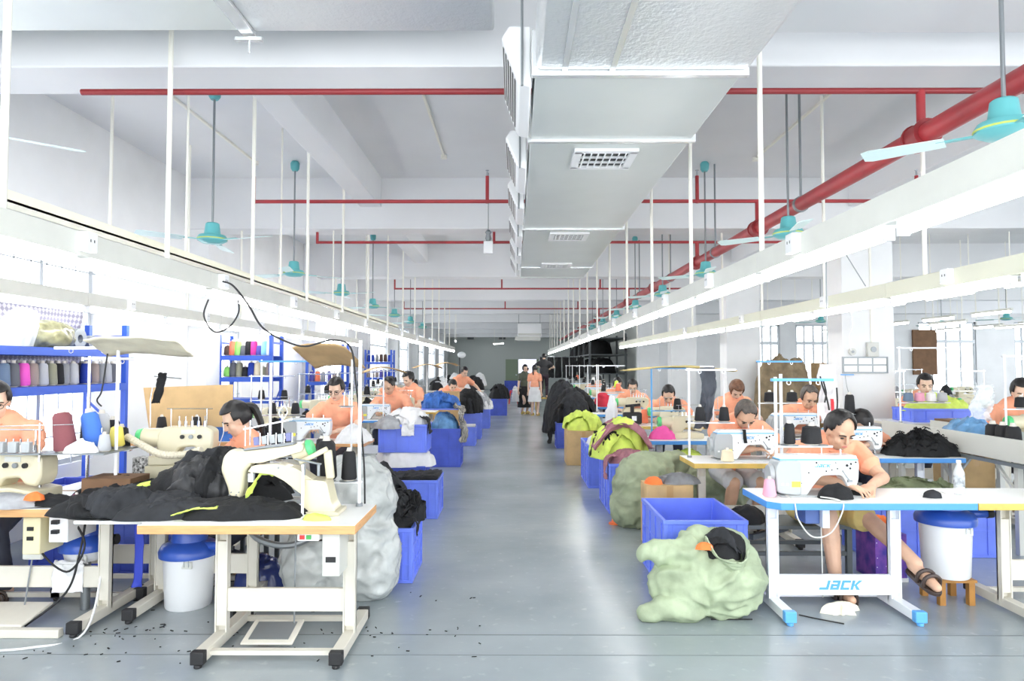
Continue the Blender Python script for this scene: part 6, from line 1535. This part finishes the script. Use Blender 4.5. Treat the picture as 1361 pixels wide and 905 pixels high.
# pillar fittings
yp = 9.68
def face(a, b, c, d): return pxx(a, yp), pxx(b, yp), pxz(d, yp), pxz(c, yp)
x0, x1, z0, z1 = face(1120, 1178, 475, 495)
nb = thing('notice_rack', 'white gridded notice rack on the first pillar', 'notice board', (0, yp, 0))
obj('board', MB().bb((x0, -.02, z0), (x1, 0, z1)), m_grey, nb, smooth=None)
for k in range(3):
    for j in range(2):
        w = (x1 - x0) / 3; hh = (z1 - z0) / 2
        obj('card', MB().bb((x0 + w * k + .012, -.025, z0 + hh * j + .012), (x0 + w * (k + 1) - .012, -.02, z0 + hh * (j + 1) - .012)), m_lam, nb, smooth=None)
obj('rim', MB().bb((x0 - .01, -.03, z0 - .012), (x1 + .01, 0, z0)).bb((x0 - .01, -.03, z1), (x1 + .01, 0, z1 + .01)).bb((x0 - .012, -.03, z0 - .012), (x0, 0, z1 + .01)).bb((x1, -.03, z0 - .012), (x1 + .012, 0, z1 + .01)), m_grey, nb, smooth=None)
x0, x1, z0, z1 = face(1151, 1166, 455, 474)
mb_ = thing('meter_box', 'grey meter box with dark dial on the first pillar', 'meter box', (0, yp, 0))
obj('case', MB().bb((x0, -.06, z0), (x1, 0, z1)), m_lgrey, mb_, bevel=.006); obj('dial', MB().cyl(((x0 + x1)/2, -.06, (z0 + z1)/2), ((x0 + x1)/2, -.068, (z0 + z1)/2), .04, n=16), m_grey, mb_); obj('conduit', MB().bb(((x0 + x1)/2 - .012, -.02, z1), ((x0 + x1)/2 + .012, 0, ZC)), m_pvc, mb_, smooth=None)
x0, x1, z0, z1 = face(1128, 1136, 463, 472)
ck = thing('call_button', 'round white call button on the first pillar', 'button', ((x0 + x1)/2, yp, (z0 + z1)/2))
obj('case', MB().cyl((0, -.04, 0), (0, 0, 0), .05, n=20), m_lgrey, ck); obj('button', MB().cyl((0, -.05, 0), (0, -.04, 0), .02, n=12), m_grey, ck)
wire('white cable hanging from the lights to the call button', [at(1131, 415, 9.6), at(1133, 432, 9.6), at(1129, 448, 9.6), at(1131, 466, 9.62)], .008, m_white_pl)
hr_ = thing('hanging_rail', 'short blue hanging rail with hooks beside the first pillar', 'rail', at(1126, 498, 9.6))
obj('rail', MB().box((0, 0, 0), (.18, .02, .015)), m_bcap, hr_); obj('hook', MB().tube([(-.03, 0, 0), (.0, 0, -.2), (.06, 0, -.36), (.08, 0, -.4)], .004, 5, 5), m_grey, hr_)
# long trough bench
tb = thing('trough_bench', 'long pale grey trough bench behind the yellow-edged table', 'bench', (4.63, 6.9, 0))
for (a, b_) in (((-.3, -2.0, .8), (-.27, 1.2, 1.0)), ((.27, -2.0, .8), (.3, 1.2, 1.0))): obj('side_board', MB().bb(a, b_), m_lgrey, tb, bevel=.004)
obj('bottom', MB().bb((-.28, -2.0, .8), (.28, 1.2, .83)), m_lgrey, tb, smooth=None)
obj('lower_rail', MB().bb((-.31, -2.0, .76), (-.27, 1.2, .79)), m_grey, tb, smooth=None)
for yy in (-1.8, -.9, 0, .9):
    obj('leg', MB().box((-.24, yy, .4), (.05, .05, .8)), m_lgrey, tb, smooth=None); obj('leg', MB().box((.24, yy, .4), (.05, .05, .8)), m_lgrey, tb, smooth=None)
    obj('brace', MB().beam((-.24, yy, .5), (-.24, yy + .3, .78), .025), m_lgrey, tb, smooth=None); obj('brace', MB().beam((-.24, yy, .5), (-.24, yy - .3, .78), .025), m_lgrey, tb, smooth=None)
lump('blue_film', 'blue plastic film heap in the trough bench', (4.6, 6.9, .83), .2, .5, .26, m_bclr, 310, cat='bag', wr=.3)
for k in range(3): cone('black', (4.44, 6.12 + .13 * k, .831), 'tall black thread cone standing in the trough bench', 'black cones in the trough bench', 'tall', scale=1.25)
lump('white_scrap', 'white scraps in the trough bench beside the black cones', (4.46, 5.8, .831), .12, .14, .2, m_cwht, 311, n=32, rings=10, cat='scrap')
carton('brown open carton of scraps behind the trough bench', 4.95, 5.32, 7.68, 8.1, .62, 1.02, m_dcard, flaps=False)
carton('large brown carton carrying the scrap carton', 4.94, 5.34, 7.65, 8.13, 0, .62, m_card, flaps=False)
crate('royal blue tray with neon scraps behind the trough bench', 5.0, 6.0, 8.6, 9.1, .93, 1.1, m_crate, hr=(), nv=3)
table('work table under the royal blue tray', 4.7, 6.3, 8.4, 9.2, z=.93, edge=m_beige)
lump('neon_garment', 'neon and black scraps in the royal blue tray', (5.45, 8.85, 1.06), .4, .2, .18, m_cneon, 312, wr=.6)
def bay_worker(label, px_, Y, **k):
    x = pxx(px_, Y); return person(label, (x, Y, 0), k.pop('rz', 0), s=1.15, hz=.62, vox=.014, **k)
bay_worker('worker with cropped black hair in the window bay beside the pillar', 1216, 9.6, lean=.15, pitch=.3, yaw=-.3)
bay_worker('worker with thick black hair in the window bay behind the hanging film', 1330, 7.9, lean=.25, pitch=.4, yaw=-.35)
table('table of the worker with thick black hair', 5.0, 6.3, 6.95, 7.45, z=.86, edge=m_beige)
OV((5.45, 7.2, .86), 'cream overlock of the worker with thick black hair')
thread_stand('thread stand before the worker with thick black hair', (5.08, 7.1, .86), .9, 1, .33, .7, m_wstand)
for k, f in enumerate((.1, .36, .62)): cone('black', (5.14 + f, 7.1, 1.203), 'short black thread cone before the worker with thick black hair', 'short black cones in the window bay', 'fat', scale=1.0)
drape('clear_film', 'clear plastic film hanging on the thread stand in the window bay', [at(1312, 512, 7.0), at(1310, 530, 7.0), at(1306, 548, 7.0), at(1303, 560, 7.0)], (1, .2, 0), .26, m_clear, 14, wr=.04)
table('table of the worker with cropped black hair', 4.75, 5.2, 9.25, 9.4, z=.9, edge=m_beige) if False else None
thread_stand('thread stand before the worker with cropped black hair', (4.78, 8.5, .93), .95, 1, .25, .6, m_wstand)
for k, c in enumerate(('slate', 'rose', 'white', 'lgrey')): cone(c, (4.88 + .14 * k, 8.5, 1.193), '%s thread spool in the window bay row before the cropped-hair worker' % {'lgrey': 'pale grey'}.get(c, c), None, 'fat', scale=1.0)
tag(obj('brown_panel', MB().bb((15.1, 25.9, 1.3), (16.0, 25.98, 3.0)), m_dcard, None), 'brown board covering part of the bright far window', 'board')
for k, (x, y) in enumerate(((6.2, 12), (8.0, 12.5), (10.0, 13), (7, 16), (9.5, 17), (12.5, 15), (12, 19), (6.4, 20), (15, 18))):
    table('work table far back in the window bay', x, x + 1.2, y, y + .6, edge=m_yel_edge, group='window bay tables')
    OV((x + .6, y + .3, .76), 'cream overlock machine far back in the window bay', 0, 1.1, 'window bay overlocks')
    lump('garment_heap', 'mixed garment heap on a far window bay table', (x + .14, y + .3, .762), .12, .22, .32, (m_cdk, m_cgry, m_card)[k % 3], 330 + k, group='window bay garment heaps', n=32, rings=10)
    thread_stand('thread stand far back in the window bay', (x + .9, y + .5, .76), .8, -1, .4, .6, m_chrome, group='window bay stands')
carton('tall brown cartons stacked between the pillars', 6.45, 7.35, 14.2, 14.9, 0, 1.7, m_card, flaps=False)
lump('drab_cover', 'drab cloth cover over stacked goods between the pillars', (5.7, 14.6, 0), .6, .5, 1.75, mat('drab_cloth', (150, 132, 104), .85, var=.2), 350, p=4, q=.4, cat='cover', n=48)
# --- standing people in the aisle
person('woman in orange polo and white skirt standing with her back turned in the aisle', (.66, 22.6, 0), R(170), s=1.0, hz=.84, lean=.02, bend=.05, pitch=.1, female=True, hair='pony', vox=.014, hands=((-.22, -.02, .75), (.22, -.02, .75)), feet=((-.09, 0, .07), (.09, 0, .07)), kneepole=(0, -1, 0), skirt=.38, legmat=m_cwht, shoe=mat('yellow_slipper', (220, 200, 90), .5))
person('woman in long dark dress carrying a pale bag in the aisle', (.33, 23.4, 0), R(25), s=1.02, hz=.84, lean=.03, bend=.05, pitch=.3, female=True, hair='bob', vox=.014, shirt=mat('olive_dress_top', (92, 98, 84), .8), hands=((-.26, -.05, .75), (.25, -.12, .9)), feet=((-.09, 0, .07), (.09, 0, .07)), kneepole=(0, -1, 0), skirt=.62, legmat=mat('dark_dress', (36, 34, 36), .8, var=.4, vscale=8), shoe=MATS['yellow_slipper'])
lump('pale_bag', 'pale cloth bag hanging from the hand of the woman in the dark dress', (.02, 23.3, .42), .13, .12, .5, m_cwht, 401, p=3, n=36, cat='bag')
pb = thing('step_platform', 'yellow wooden step platform beside the black heap', 'platform', (1.1, 25.6, 0))
obj('top', MB().box((0, 0, .43), (.7, .5, .04)), m_yel_edge, pb); 
for sx in (-.3, .3):
    for sy in (-.2, .2): obj('leg', MB().box((sx, sy, .205), (.05, .05, .41)), m_yel_edge, pb)
person('person in dark clothes standing on the yellow platform reaching to the shelves', (1.1, 25.6, .45), R(175), s=.98, hz=.84, lean=.05, bend=.08, pitch=.15, hair='short', vox=.016, shirt=mat('dark_shirt', (52, 52, 54), .8), legmat=mat('plum_trousers', (58, 44, 56), .8), hands=((-.25, -.35, 1.1), (.25, -.3, 1.15)), feet=((-.1, 0, .07), (.1, 0, .07)), kneepole=(0, -1, 0))
person('worker in pink top sitting in the lit room beyond the far doorway', (dx0 + .35, YEND + 1.4, 0), R(80), s=1.05, hz=.7, lean=.3, vox=.022, shirt=mat('pink_top', (226, 150, 140), .8))
# dark shelving and hanging black goods at the hall end, right
dk = thing('goods_shelf', 'long dark shelf of black goods along the far right wall', 'shelf', (3.9, 33.5, 0))
for z in (.5, 1.3, 2.1, 2.8): obj('shelf_board', MB().box((0, 0, z), (1.6, 10, .05)), m_dframe, dk)
for yy in (-4.9, -2.4, 0, 2.4, 4.9):
    for sx in (-.75, .75): obj('post', MB().box((sx, yy, 1.5), (.08, .08, 3.0)), m_dframe, dk)
for k in range(10): lump('black_bale', 'black cloth bale on the long dark shelf', (3.7, 29.1 + k, (1.325, 2.125)[k % 2]), .6, .45, .6, m_cblk, 420 + k, group='bales on the long dark shelf', p=4, n=32, rings=10)
t = thing('clothes_rail', 'black garments on a high rail before the far right wall', 'clothes rail', (1.9, 27.5, 0))
obj('rail', MB().cyl((-.9, 0, 2.0), (.9, 0, 2.0), .02), m_grey, t)
for sx in (-.9, .9): obj('post', MB().cyl((sx, 0, 0), (sx, 0, 2.0), .02), m_grey, t)
for k in range(6): drape('hanging_garment', 'black garment hanging on the high rail', [(1.15 + k * .3, 27.5, 2.02), (1.15 + k * .3, 27.46, 1.8), (1.16 + k * .3, 27.45, 1.4), (1.15 + k * .3, 27.44, 1.15)], (1, .1, 0), .26, m_cblk, 440 + k, wr=.04, group='black garments on the high rail', nu=14, nv=8)

bpy.data.scenes.remove(TMP)
